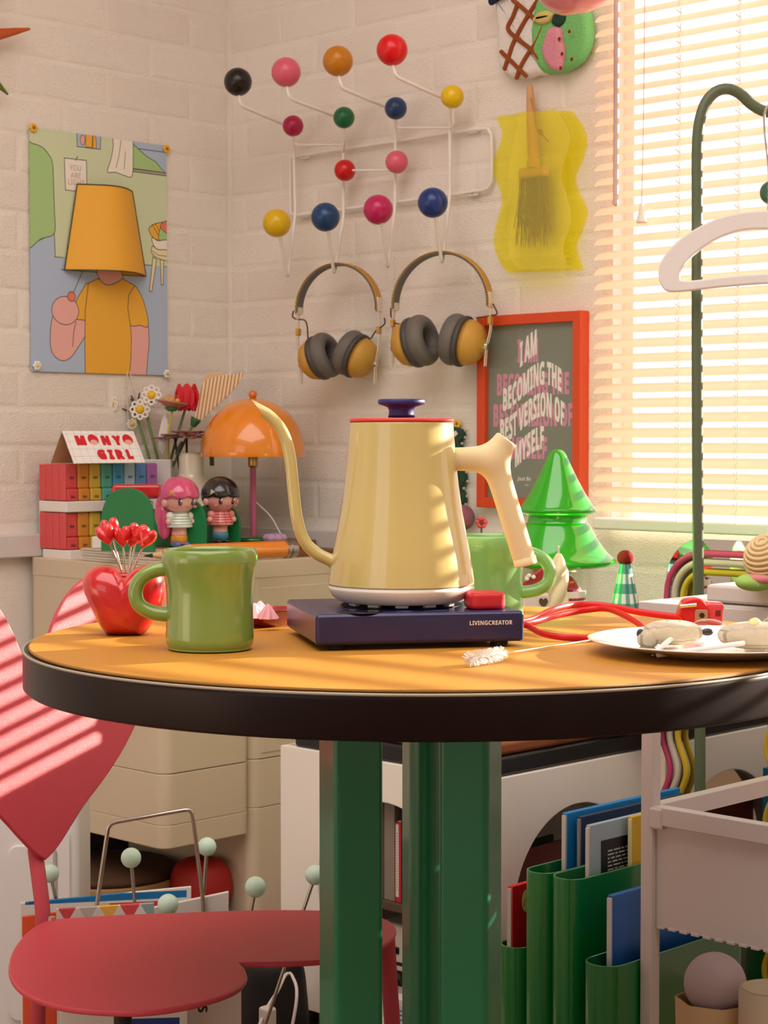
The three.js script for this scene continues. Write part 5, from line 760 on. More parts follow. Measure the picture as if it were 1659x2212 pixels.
// ---------------------------------------------------------------- white sideboard in front of wall_right
const SX0 = 0.80, SX1 = 1.20, SZ = 0.60, SB = 0.03, ST = 0.402;
{
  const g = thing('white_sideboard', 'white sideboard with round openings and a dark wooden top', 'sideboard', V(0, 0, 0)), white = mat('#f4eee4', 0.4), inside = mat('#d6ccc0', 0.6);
  const rH = 0.133, cy = (SB + ST) / 2 - 0.002;
  const hole = (x) => { const p = new THREE.Path(); p.absarc(x, cy, rH, 0, 2 * PI, true); return p; };
  const front = rrect(0, SB, SX1 - SX0, ST, 0.004); front.holes.push(hole(0.21));
  part(g, 'round_panel', slab(front, 0.014, 0.0012, 2, 40).translate(SX0, 0, SZ - 0.007), white);
  const side = rrect(-SZ + 0.0145, SB, -0.02, ST, 0.003); side.holes.push(hole(-SZ + 0.18), hole(-SZ + 0.47));
  { const h2 = new THREE.Shape(); const m = part(g, 'round_panel', slab((() => { const s = rrect(0, SB, SZ - 0.0145, ST, 0.003); s.holes.push(hole(0.165), hole(0.165 + 0.29)); return s; })(), 0.014, 0.0012, 2, 40), white); m.rotation.y = PI / 2; m.position.set(SX1 - 0.007, 0, SZ - 0.0145); }
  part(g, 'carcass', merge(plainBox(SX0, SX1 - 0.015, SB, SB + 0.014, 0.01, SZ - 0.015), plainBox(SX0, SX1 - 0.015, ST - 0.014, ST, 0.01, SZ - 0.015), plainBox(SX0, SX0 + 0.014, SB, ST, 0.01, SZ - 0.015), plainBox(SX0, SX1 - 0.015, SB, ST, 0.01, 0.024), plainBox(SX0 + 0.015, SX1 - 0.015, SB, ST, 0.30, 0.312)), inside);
  part(g, 'shelf_board', plainBox(SX0 + 0.015, SX1 - 0.015, 0.196, 0.206, 0.315, SZ - 0.015), mat('#5a463a', 0.7));
  for (const [x, z] of [[SX0 + 0.03, SZ - 0.03], [SX1 - 0.03, SZ - 0.03], [SX0 + 0.03, 0.05], [SX1 - 0.03, 0.05]]) part(g, 'foot', cyl(0.012, 0.014, SB, 16, x, 0, z), mat('#2a2320', 0.6));
  part(g, 'black_board', block(SX0 + 0.025, SX1 - 0.004, ST, ST + 0.026, 0.03, SZ - 0.004, 0.005), mat('#0c0c14', 0.35));
  part(g, 'wooden_top', block(SX0 + 0.03, SX1 - 0.008, ST + 0.026, ST + 0.044, 0.03, SZ - 0.008, 0.006), mat('#8a4a22', 0.42));
  const rt = part(g, 'steel_ring', new THREE.TorusGeometry(0.016, 0.003, 10, 40).rotateX(PI / 2), mat('#c9c5c2', 0.2, { metalness: 1 })); rt.position.copy(onY(1104, 1586, ST + 0.046));
}
const DT = ST + 0.044;
// books seen through the round opening of the sideboard
{
  const z = SZ - 0.045, b = (px0, px1, top, c, label, h2 = 0.15, tilt = 0) => { const a = onZ(px0, 1960, z + 0.02), e = onZ(px1, 1960, z + 0.02), w = e.x - a.x; const t = thing('book', label, 'book', V((a.x + e.x) / 2, 0.206, z - 0.05)); const hh = Math.min(0.19, onZ((px0 + px1) / 2, top, z + 0.02).y - 0.206); part(t, 'cover', box(w, hh, 0.14, 0.0015, 0, hh / 2, 0), mat(c, 0.6)); part(t, 'pages', box(w - 0.004, 0.002, 0.13, 0.0005, 0, hh, 0.002), mat('#e9e0cf', 0.8)); t.rotation.z = tilt; return t; };
  b(812, 828, 1722, '#6b4a3f', 'brown book standing in the sideboard, next to the thick grey-brown book');
  const big = b(829, 852, 1716, '#8d8072', 'thick grey-brown book standing in the sideboard');
  b(866, 876, 1740, '#1d1a1c', 'black book behind the red-spined book in the sideboard');
  const r = b(854, 866, 1776, '#c9202c', 'book with a white spine and red cover in the sideboard');
  const sp = canvasTexture(32, 512, (c, w, h) => { c.fillStyle = '#e6d3cc'; c.fillRect(0, 0, w, h); c.fillStyle = '#b08078'; for (let i = 0; i < 22; i++) c.fillRect(8, 60 + i * 19, 14, 9); }); { const w = 0.0055; part(r, 'spine', new THREE.BoxGeometry(w, 0.10, 0.001).translate(-0.001, 0.058, 0.0705), mat('#ffffff', 0.6, { map: sp })); }
  const cam = thing('white_camera', 'white plastic camera with a black lens window on the lower shelf of the sideboard', 'camera', V(onZ(858, 2050, z).x, SB + 0.014, z - 0.02)); part(cam, 'body', merge(box(0.07, 0.10, 0.05, 0.008, 0, 0.075, 0), box(0.07, 0.03, 0.055, 0.004, 0, 0.016, 0)), mat('#d9cfc2', 0.4)); part(cam, 'window', box(0.018, 0.022, 0.004, 0.002, 0.006, 0.052, 0.0255), mat('#0e0d10', 0.1)); part(cam, 'viewfinder', box(0.014, 0.010, 0.004, 0.002, 0.002, 0.09, 0.0255), mat('#0e0d10', 0.1)); part(cam, 'strip', box(0.07, 0.005, 0.052, 0.001, 0, 0.072, 0.0005), mat('#141216', 0.5)); part(cam, 'lens', cyl(0.02, 0.018, 0.012, 28).rotateX(PI / 2).translate(-0.026, 0.045, 0.024), mat('#0b0b0d', 0.3));
  const l = at(862, 2140, depthOf(V(onZ(862, 2140, SZ + 0.02).x, 0.1, SZ + 0.02)));
  const letter = canvasTexture(128, 128, (c, w, h) => { c.fillStyle = '#cfcbd6'; c.fillRect(0, 0, w, h); c.fillStyle = '#1d6a55'; c.font = 'bold 92px monospace'; c.fillText('S', 8, 96); c.fillStyle = '#4a6ea8'; c.fillText('E', 72, 96); });
  const lb = thing('letter_box', 'small white lettered box standing on a cream crate under the seat', 'box', V(onZ(862, 2165, SZ + 0.08).x, 0.075, SZ + 0.08), 0.1); part(lb, 'body', box(0.036, 0.047, 0.02, 0.003, 0, 0.0235, 0), mat('#e3dce2', 0.4)); part(lb, 'lettering', new THREE.PlaneGeometry(0.032, 0.026).translate(0, 0.025, 0.0104), mat('#ffffff', 0.5, { map: letter }));
  const cr = thing('cream_crate', 'low cream crate carrying the lettered box', 'crate', V(lb.position.x, 0, SZ + 0.08)); part(cr, 'body', box(0.12, 0.074, 0.09, 0.005, 0, 0.037, 0), mat('#d9c7a6', 0.5)); part(cr, 'rim', box(0.124, 0.01, 0.094, 0.003, 0, 0.0695, 0), mat('#e0d0b2', 0.5));
  // things behind the other openings
  const rec = (x, z2, c, lab, tn) => { const t = thing('record_sleeve', lab, 'record', V(x, SB + 0.015, z2), tn); part(t, 'sleeve', box(0.004, 0.24, 0.2, 0.0008, 0, 0.12, 0), mat(c, 0.5)); part(t, 'disc_edge', box(0.0016, 0.23, 0.19, 0.0004, 0.0002, 0.122, 0.006), mat('#141414', 0.4)); };
  rec(SX1 - 0.05, 0.45, '#7a3a34', 'reddish brown record sleeve behind the round opening beside the green rack', 0.08); rec(SX1 - 0.08, 0.47, '#39402c', 'olive record sleeve behind the reddish one in the sideboard', 0.05); rec(SX1 - 0.07, 0.17, '#5c3a2a', 'brown record sleeve behind the far round opening of the sideboard', 0.06);
}
// green tree-shaped glass lamp, lit
{
  const Z = 2.62, K = Z / F, p = at(1203, 1300, Z); p.y = DT; const g = thing('tree_lamp', 'bright green glossy glass lamp shaped like a fir tree', 'lamp', p, A0), Y = (py) => at(1203, py, Z).y - DT;
  const glass = mat('#1a9a02', 0.2, { clearcoat: 1, clearcoatRoughness: 0.02, emissive: '#10a000', emissiveIntensity: 0.26 });
  const pr = [[0, 970], [10, 973], [18, 981], [26, 998], [44, 1035], [62, 1068], [78, 1092], [84, 1099], [83, 1105], [76, 1109], [66, 1112], [63, 1118], [66, 1128], [72, 1135], [90, 1166], [108, 1190], [126, 1206], [129, 1212], [126, 1218], [112, 1223], [80, 1228], [40, 1231], [16, 1232]];
  const pts = []; pr.forEach((q, i) => pts.push([q[0] * K * (i > 11 ? 0.985 : 1), Y(q[1])]));
  part(g, 'lower_shade', smoothLathe(pts.slice(9), 72, 120), glass); part(g, 'upper_shade', smoothLathe(pts.slice(0, 12), 72, 90), glass);
  part(g, 'collar', lathe([[0, Y(1228)], [0.026, Y(1229)], [0.028, Y(1236)], [0.02, Y(1238)], [0, Y(1238)]], 32), mat('#d8cfb0', 0.2, { metalness: 0.6 })); part(g, 'stem', cyl(0.008, 0.008, Y(1236), 16), mat('#d8cfb0', 0.3)); part(g, 'foot', lathe([[0, 0], [0.05, 0], [0.052, 0.004], [0.03, 0.010], [0.008, 0.014], [0, 0.014]], 40), mat('#e6e0d2', 0.4));
  const l = new THREE.PointLight(new THREE.Color(0.25, 1, 0.12), 0.075, 0, 2); l.position.set(0, Y(1180), 0); l.castShadow = true; l.name = 'tree_lamp_bulb'; g.add(l);
}
// red-roofed toadstool house
{
  const Z = 2.58, K = Z / F, p = at(1212, 1320, Z); p.y = DT; const g = thing('toadstool_house', 'little white house with a red roof and a heart-shaped window', 'figurine', p, A0), Y = (py) => at(1212, py, Z).y - DT;
  part(g, 'walls', lathe([[0, 0], [0.036, 0], [0.037, 0.01], [0.034, Y(1275)], [0, Y(1275)]], 32), gloss('#e8ddd6')); part(g, 'roof', smoothLathe([[0, Y(1238)], [0.012, Y(1242)], [0.024, Y(1262)], [0.034, Y(1288)], [0.033, Y(1296)], [0.028, Y(1296)], [0, Y(1290)]], 40, 60), gloss('#a8242c', 0.35));
  const hp = at(1168, 1318, Z - 0.03).sub(p).applyAxisAngle(V(0, 1, 0), -A0);
  const wall2 = part(g, 'annex', box(0.055, Y(1262) * 0.96, 0.045, 0.006), gloss('#e8ddd6')); wall2.position.set(-0.03, Y(1262) * 0.48, 0.018); part(wall2, 'heart_window', slab(heart(0.012, 0.013), 0.002, 0.0005).translate(0.002, Y(1307) - Y(1262) * 0.48, 0.0232), mat('#5b4a32', 0.6)); const r2 = part(g, 'annex_roof', slab(poly([[-0.034, 0], [0.034, 0], [0.0, 0.028]]), 0.05, 0.003), gloss('#a8242c', 0.35)); r2.position.set(-0.03, Y(1264), 0.018);
  for (const [x, y] of [[1142, 1243], [1138, 1250], [1152, 1246]]) { const q = at(x, y, Z - 0.04).sub(p).applyAxisAngle(V(0, 1, 0), -A0); part(g, 'roof_dot', ball(0.003, q.x, q.y, 0.045, 1, 1, 0.5, 10), mat('#f4ece6', 0.5)); }
  for (const [x, y] of [[1232, 1280], [1222, 1262]]) { const q = at(x, y, Z - 0.03); q.sub(p).applyAxisAngle(V(0, 1, 0), -A0); part(g, 'roof_window', box(0.007, 0.008, 0.006, 0.001).translate(q.x, q.y, 0.026), mat('#6e151b', 0.5)); }
}
// twisted candle
{
  const Z = 2.2, K = Z / F, p = at(1206, 1330, Z), g = thing('twisted_candle', 'cream twisted candle standing in front of the green tree lamp', 'candle', V(0, 0, 0)); const p2 = at(1206, 1330, 2.5); g.position.set(p2.x, DT, p2.z); const K2 = 2.5 / F, Y = (py) => at(1206, py, 2.5).y - DT;
  const N = 40, M = 90, pos = [], idx = [], h = Y(1196); for (let j = 0; j <= M; j++) { const v = j / M, y = v * h, r0 = 22 * K2 * (v > 0.9 ? Math.max(0.25, 1 - Math.pow((v - 0.9) / 0.1, 1.6) * 0.75) : 1); for (let i = 0; i <= N; i++) { const a = i / N * 2 * PI, r = r0 * (0.74 + 0.28 * Math.abs(Math.cos(1.5 * a + y * 95))); pos.push(Math.cos(a) * r, y, Math.sin(a) * r); } } const top = pos.length / 3; pos.push(0, h, 0);
  for (let j = 0; j < M; j++) for (let i = 0; i < N; i++) { const a = j * (N + 1) + i, b = a + N + 1; idx.push(a, b, a + 1, b, b + 1, a + 1); } for (let i = 0; i < N; i++) idx.push(M * (N + 1) + i, top, M * (N + 1) + i + 1);
  const q = new THREE.BufferGeometry(); q.setAttribute('position', new THREE.Float32BufferAttribute(pos, 3)); q.setIndex(idx); q.computeVertexNormals(); q.setAttribute('uv', new THREE.Float32BufferAttribute(new Float32Array(pos.length / 3 * 2), 2)); part(g, 'wax', q, mat('#efe6b4', 0.45)); part(g, 'wick', tube([V(0, h - 0.002, 0), V(0, Y(1181), 0)], 0.0013, 1, 6), mat('#f2ecd8', 0.8));
}
// gingham cone tree
{
  const Z = 2.62, p = at(1350, 1320, Z); p.y = DT; const g = thing('gingham_cone', 'green and white gingham fabric cone with a red pompom', 'ornament', p, A0), Y = (py) => at(1350, py, Z).y - DT, K = Z / F;
  const tex = canvasTexture(256, 256, (c, w, h) => { c.fillStyle = '#f2f4ee'; c.fillRect(0, 0, w, h); c.fillStyle = 'rgba(10,110,95,0.55)'; for (let i = 0; i < 8; i++) { c.fillRect(i * 32, 0, 16, h); c.fillRect(0, i * 32, w, 16); } }); tex.wrapS = tex.wrapT = THREE.RepeatWrapping; tex.repeat.set(1.2, 1.0);
  const N = 72, M = 30, pos = [], uv = [], idx = []; for (let j = 0; j <= M; j++) for (let i = 0; i <= N; i++) { const v = j / M, a = i / N * 2 * PI, r = (84 - 73 * v) * K * (1 + 0.035 * Math.sin(a * 7)); pos.push(Math.cos(a) * r, v * Y(1218), Math.sin(a) * r); uv.push(i / N * (1 - v * 0.0), v); } for (let j = 0; j < M; j++) for (let i = 0; i < N; i++) { const a = j * (N + 1) + i, b = a + N + 1; idx.push(a, b, a + 1, b, b + 1, a + 1); }
  const q = new THREE.BufferGeometry(); q.setAttribute('position', new THREE.Float32BufferAttribute(pos, 3)); q.setAttribute('uv', new THREE.Float32BufferAttribute(uv, 2)); q.setIndex(idx); q.computeVertexNormals(); part(g, 'cone', q, Object.assign(mat('#ffffff', 0.9, { map: tex }), { side: THREE.DoubleSide }));
  part(g, 'pompom', metreUV(ball(18 * K, 0, Y(1205), 0, 1, 0.93, 1, 28)), mat('#cc1a22', 0.95, { bumpMap: metric(fuzz, 0.02), bumpScale: 0.004 }));
}
// dark green wavy board, pompom and flower on the wall behind the kettle
{
  const z = 0.01, P = (x, y) => { const p = onZ(x, y, z); return [p.x, p.y]; }, g = thing('wavy_board', 'dark green wavy-edged board hanging behind the kettle', 'board', V(0, 0, 0));
  const right = [[985, 922], [1000, 930], [1002, 945], [995, 958], [1004, 975], [1006, 990], [998, 1003], [1005, 1020], [1007, 1040], [999, 1055], [1006, 1072], [1003, 1090], [988, 1098]], left = [[930, 1098], [918, 1085], [926, 1068], [918, 1050], [926, 1030], [918, 1010], [926, 990], [918, 970], [926, 950], [920, 932], [935, 922]];
  part(g, 'board', slab(new THREE.Shape(new THREE.SplineCurve([...right, ...left, right[0]].map((q) => new THREE.Vector2(...P(...q)))).getPoints(160)), 0.012, 0.002), mat('#123f2c', 0.4)).position.z = 0.01;
  const b = []; for (const [x, y] of [[1003, 930], ...right.slice(2, -1)]) { const p = onZ(x + 3, y, 0.012); b.push(ball(0.0026, p.x, p.y, p.z, 1, 1, 1, 8)); } part(g, 'bead_trim', merge(b), mat('#c9b79a', 0.5));
  const s = onZ(984, 937, 0.018); part(g, 'badge', slab(rrect(-0.004, -0.004, 0.004, 0.004, 0.001), 0.003, 0.0008).rotateZ(0.7).translate(s.x, s.y, s.z), gloss('#e8e4e0'));
  flowerPin('#f0c23a', '#a9551c', 'small yellow flower pin above the wavy green board', onZ(990, 915, 0.008), 0, 0.008);
  const pp = onZ(998, 1118, 0.03); whole('pink_pompom', 'fluffy pink pompom below the wavy green board', 'pompom', metreUV(ball(28 * depthOf(pp) / F, 0, 0, 0, 1, 1, 1, 32)), mat('#d9899f', 0.95, { bumpMap: metric(fuzz, 0.03), bumpScale: 0.006, sheen: 0.5, sheenColor: new THREE.Color('#ffb3c4') }), pp);
  const f = thing('red_flower', 'small red flower figure on a dark stand behind the pale mug', 'ornament', at(1040, 1165, 2.9), A0), pg = []; for (let i = 0; i < 6; i++) { const a = i * PI / 3; pg.push(ball(0.0042, Math.cos(a) * 0.0058, 0.026 + Math.sin(a) * 0.0058, 0, 1, 1, 0.6, 10)); } part(f, 'petals', merge(pg), gloss('#c9252c')); part(f, 'centre', ball(0.003, 0, 0.026, 0.003, 1, 1, 0.7, 10), mat('#7a1a1a', 0.5)); part(f, 'stand', merge(tube([V(0, 0.02, 0), V(0, 0.004, 0)], 0.0016, 1, 6), ball(0.008, 0, 0.003, 0, 1, 0.5, 1, 14), ball(0.005, -0.012, 0.004, 0.004, 1, 0.9, 1, 12)), mat('#3d3036', 0.5));
  const hd = at(1044, 1180, 2.9); whole('ornament_shelf', 'small white wall shelf carrying the red flower figure', 'shelf', block(hd.x - 0.11, hd.x + 0.05, f.position.y - 0.012, f.position.y, 0.0, hd.z + 0.03, 0.002), mat('#e6dcd4', 0.5));
}
// floor-standing wavy mirror, seen above and below the table
{
  const mz = 0.25, P = (x, y, o = mz) => onZ(x, y, o), g = thing('wavy_mirror', 'tall mirror framed by pink, cream and yellow wavy bands', 'mirror', V(0, 0, 0));
  const x0 = P(1441, 1250).x, x1 = P(1441, 1250).x + 0.2, topY = P(1540, 1197).y, mid = (x0 + x1) / 2;
  const band = (inset, r, c) => { const pts = [], a = x0 + inset, b = x1 - inset, ty = topY - inset * 0.92, rad2 = 0.058 - inset * 0.75, wv = (y) => 0.0075 * Math.sin((y - 0.35) * 62) * (y < ty - 0.11 ? 1 : Math.max(0, (ty - y - 0.04) / 0.07)); for (let y = 0.006; y < ty - rad2 - 0.01; y += 0.012) pts.push(V(a + wv(y), y, mz)); for (let i = 0; i <= 8; i++) { const t = PI - i / 8 * PI / 2; pts.push(V(a + rad2 + Math.cos(t) * rad2, ty - rad2 + Math.sin(t) * rad2, mz)); } for (let i = 0; i <= 8; i++) { const t = PI / 2 - i / 8 * PI / 2; pts.push(V(b - rad2 + Math.cos(t) * rad2, ty - rad2 + Math.sin(t) * rad2, mz)); } for (let y = ty - rad2 - 0.012; y > 0; y -= 0.012) pts.push(V(b + wv(y), y, mz)); return part(g, 'frame_band', tube(pts, r, 300, 12), c); };
  band(0, 0.0042, mat('#d44a78', 0.55)).userData.label = 'pink wavy band'; band(0.013, 0.0048, mat('#d9cbb8', 0.55)).userData.label = 'cream wavy band'; band(0.0275, 0.0045, mat('#cfae26', 0.5)).userData.label = 'yellow wavy band';
  part(g, 'mirror_glass', slab((() => { const s = new THREE.Shape(), b = x1 - x0 + 0.016, t = topY + 0.02; s.moveTo(0, 0.004); s.lineTo(b, 0.004); s.lineTo(b, t - 0.06); s.absarc(b - 0.06, t - 0.06, 0.06, 0, PI / 2); s.lineTo(0.06, t); s.absarc(0.06, t - 0.06, 0.06, PI / 2, PI); s.lineTo(0, 0.004); return s; })(), 0.005, 0.001).translate(x0 - 0.008, 0, mz - 0.011), mat('#d6d6d2', 0.03, { metalness: 1 }));
}
// coat stand, hanger
const standZ = 2.49;
{
  const K = standZ / F, f = at(1514, 2212, standZ); f.y = 0; const x = at(1506, 900, standZ), g = thing('coat_stand', 'dark green tube coat stand curving over at the top', 'coat stand', V(x.x, 0, x.z), A0), L = (px, py, d = 0) => { const p = at(px, py, standZ).sub(g.position).applyAxisAngle(V(0, 1, 0), -A0); p.z += d; return p; };
  const green = mat('#59664c', 0.42), r = 12 * K;
  const low = L(1512, 1650);
  part(g, 'tube', tube([V(low.x, 0.004, 0), L(1512, 1650), L(1508, 1200), L(1506, 800), L(1506, 450), L(1506, 330), L(1510, 270), L(1523, 225), L(1545, 199), L(1572, 192), L(1598, 202), L(1622, 224), L(1650, 240), L(1685, 242), L(1715, 225), L(1740, 202)], r, 220, 20), green);
  part(g, 'base', lathe([[0, 0], [0.048, 0], [0.049, 0.006], [0.044, 0.012], [0, 0.014]], 48).translate(low.x, 0, 0), green);
  part(g, 'knob', ball(0.0165, ...L(1668, 416).toArray(), 1, 1, 1, 28), gloss('#12563c', 0.35)); part(g, 'knob_arm', tube([L(1672, 416), L(1720, 300), L(1730, 210)], 0.004, 12, 8), green);
  const hz = 2.44, H2 = (px, py, d = 0) => { const p = at(px, py, hz); return p; }, h = thing('clothes_hanger', 'white wavy-armed clothes hanger on the coat stand', 'hanger', at(1655, 560, hz), A0 - 0.22), M = (px, py) => { const p = at(px, py, hz).sub(h.position).applyAxisAngle(V(0, 1, 0), -A0); return [p.x / Math.cos(0.22), p.y]; };
  const out = [[1431, 600], [1432, 572], [1446, 545], [1475, 514], [1515, 488], [1560, 468], [1610, 458], [1660, 456], [1710, 460], [1770, 482], [1830, 520], [1868, 560], [1880, 598], [1868, 620], [1830, 624], [1740, 616], [1660, 613], [1560, 619], [1480, 627], [1445, 624]].map((q) => M(...q)), inn = [[1476, 602], [1500, 604], [1580, 596], [1660, 592], [1750, 594], [1822, 598], [1838, 588], [1822, 565], [1780, 532], [1720, 506], [1660, 496], [1600, 498], [1545, 519], [1500, 552], [1478, 580]].map((q) => M(...q));
  const s = outline(out); s.holes.push(new THREE.Path(new THREE.SplineCurve([...inn, inn[0]].map((q) => new THREE.Vector2(...q))).getPoints(120)));
  part(h, 'frame', slab(s, 0.016, 0.0022, 3), mat('#e3dedd', 0.4)); const [hx, hy] = M(1660, 456), [tx, ty] = M(1660, 236); part(h, 'hook', tube([V(hx, hy - 0.004, 0), V(hx, hy + 0.05, 0), V(hx - 0.006, ty - 0.022, 0), V(hx - 0.004, ty + 0.002, 0.0), V(hx + 0.01, ty + 0.012, 0), V(hx + 0.02, ty - 0.004, 0)], 0.0016, 40, 8), mat('#cfc8c4', 0.25, { metalness: 1 }));
}
// ---------------------------------------------------------------- white trolley
{
  const Z = 2.15, p = at(1406, 1700, Z), g = thing('white_trolley', 'white square-tube trolley with a tray and a lower basket', 'trolley', V(p.x, 0, p.z)), white = mat('#ded3d0', 0.45), w = 0.0165, LX = 0.40, LZ = 0.30;
  const Yt = onY, y = (px, py) => at(px, py, Z).y;
  const top = y(1406, 1330), rail = y(1424, 1745);
  for (const [x, z] of [[0, 0], [LX, 0], [0, -LZ], [LX, -LZ]]) part(g, 'post', block(x - w / 2, x + w / 2, 0.0, top, z - w / 2, z + w / 2, 0.0015), white);
  for (const [x0, x1, z0, z1] of [[0, LX, 0, 0], [0, LX, -LZ, -LZ], [0, 0, -LZ, 0], [LX, LX, -LZ, 0]]) { const fx = x0 === x1; part(g, 'rail', block(x0 + (fx ? -w / 2 : w / 2), x1 + (fx ? w / 2 : -w / 2), rail - 0.017, rail + 0.004, z0 + (fx ? w / 2 : -w / 2), z1 + (fx ? -w / 2 : w / 2), 0.001), white); }
  part(g, 'corner_clip', block(0.004, 0.022, rail - 0.022, rail + 0.003, w / 2 - 0.004, w / 2 + 0.002, 0.003), white);
  const hb = y(1440, 1990) - 0.004; part(g, 'basket_panel', block(w / 2, LX - w / 2, hb, rail - 0.018, -0.003, 0.001, 0.0008), white); part(g, 'basket_panel', block(LX - 0.002, LX + 0.002, hb, rail - 0.018, -LZ + w / 2, -w / 2, 0.0008), white);
  const fl = []; for (let i = 0; i < 24; i++) fl.push(plainBox(w / 2 + 0.002 + i * 0.016, w / 2 + 0.012 + i * 0.016, hb - 0.0016, hb + 0.0012, -0.006, 0.002)); part(g, 'slotted_edge', merge(fl), white);
  part(g, 'basket_floor', plainBox(0.004, LX - 0.004, hb, hb + 0.002, -LZ, 0), white);
  const tr = y(1385, 1299); part(g, 'tray', merge(block(-0.012, LX + 0.012, tr - 0.03, tr - 0.026, -LZ - 0.01, 0.012, 0.001), block(-0.012, LX + 0.012, tr - 0.03, tr, 0.009, 0.012, 0.0012), block(-0.012, LX + 0.012, tr - 0.03, tr, -LZ - 0.012, -LZ - 0.009, 0.0012), block(-0.012, -0.009, tr - 0.03, tr, -LZ - 0.01, 0.012, 0.0012), block(LX + 0.009, LX + 0.012, tr - 0.03, tr, -LZ - 0.01, 0.012, 0.0012), block(-0.01, 0.07, tr - 0.003, tr, -LZ, 0.01, 0.001)), white);
  const bx = thing('storage_box', 'white lidded storage box on the trolley', 'box', V(p.x, 0, p.z)), t2 = at(1528, 1268, 2.05).y, xb = 0.085; const corner = at(1527, 1300, Z - 0.06), e = corner.clone().sub(bx.position);
  part(bx, 'body', block(e.x, e.x + 0.27, tr - 0.026, t2 - 0.021, -LZ + 0.02, e.z, 0.004), mat('#d9d0ce', 0.5)); part(bx, 'lid', block(e.x - 0.001, e.x + 0.271, t2 - 0.02, t2, -LZ + 0.019, e.z + 0.001, 0.004), mat('#ddd5d3', 0.5));
  // crochet plush on the box
  const c = at(1662, 1208, 2.02), k = thing('crochet_plush', 'cream crochet ball plush with pink and green trim on the storage box', 'plush toy', V(c.x, t2, c.z), A0), rows = [];
  const cy = c.y - t2, R = 0.026; const cream = mat('#dcc79a', 0.9); part(k, 'ball', ball(R * 0.96, 0, cy, 0, 1, 1, 1, 32), cream);
  for (let i = 1; i < 15; i++) { const a = i / 15 * PI; part(k, 'crochet_row', new THREE.TorusGeometry(Math.sin(a) * R, 0.0022, 6, 48).rotateX(PI / 2).rotateX(0.5).rotateZ(0.5).translate(Math.cos(a) * R * -0.42, cy + Math.cos(a) * R * 0.77, Math.cos(a) * R * 0.42), cream); }
  part(k, 'pink_trim', new THREE.TorusGeometry(0.020, 0.005, 8, 36).rotateX(PI / 2).translate(-0.004, cy - 0.020, 0), mat('#d98a94', 0.9)); part(k, 'green_leaves', merge(ball(0.018, -0.016, 0.008, 0.004, 1.2, 0.55, 0.9), ball(0.016, 0.012, 0.008, 0.006, 1.2, 0.6, 0.9)), mat('#9fcf6a', 0.9)); part(k, 'straw', tube([V(-0.016, 0.006, 0.018), V(0.01, 0.03, 0.016)], 0.002, 1, 8), mat('#cfe3c0', 0.5));
}
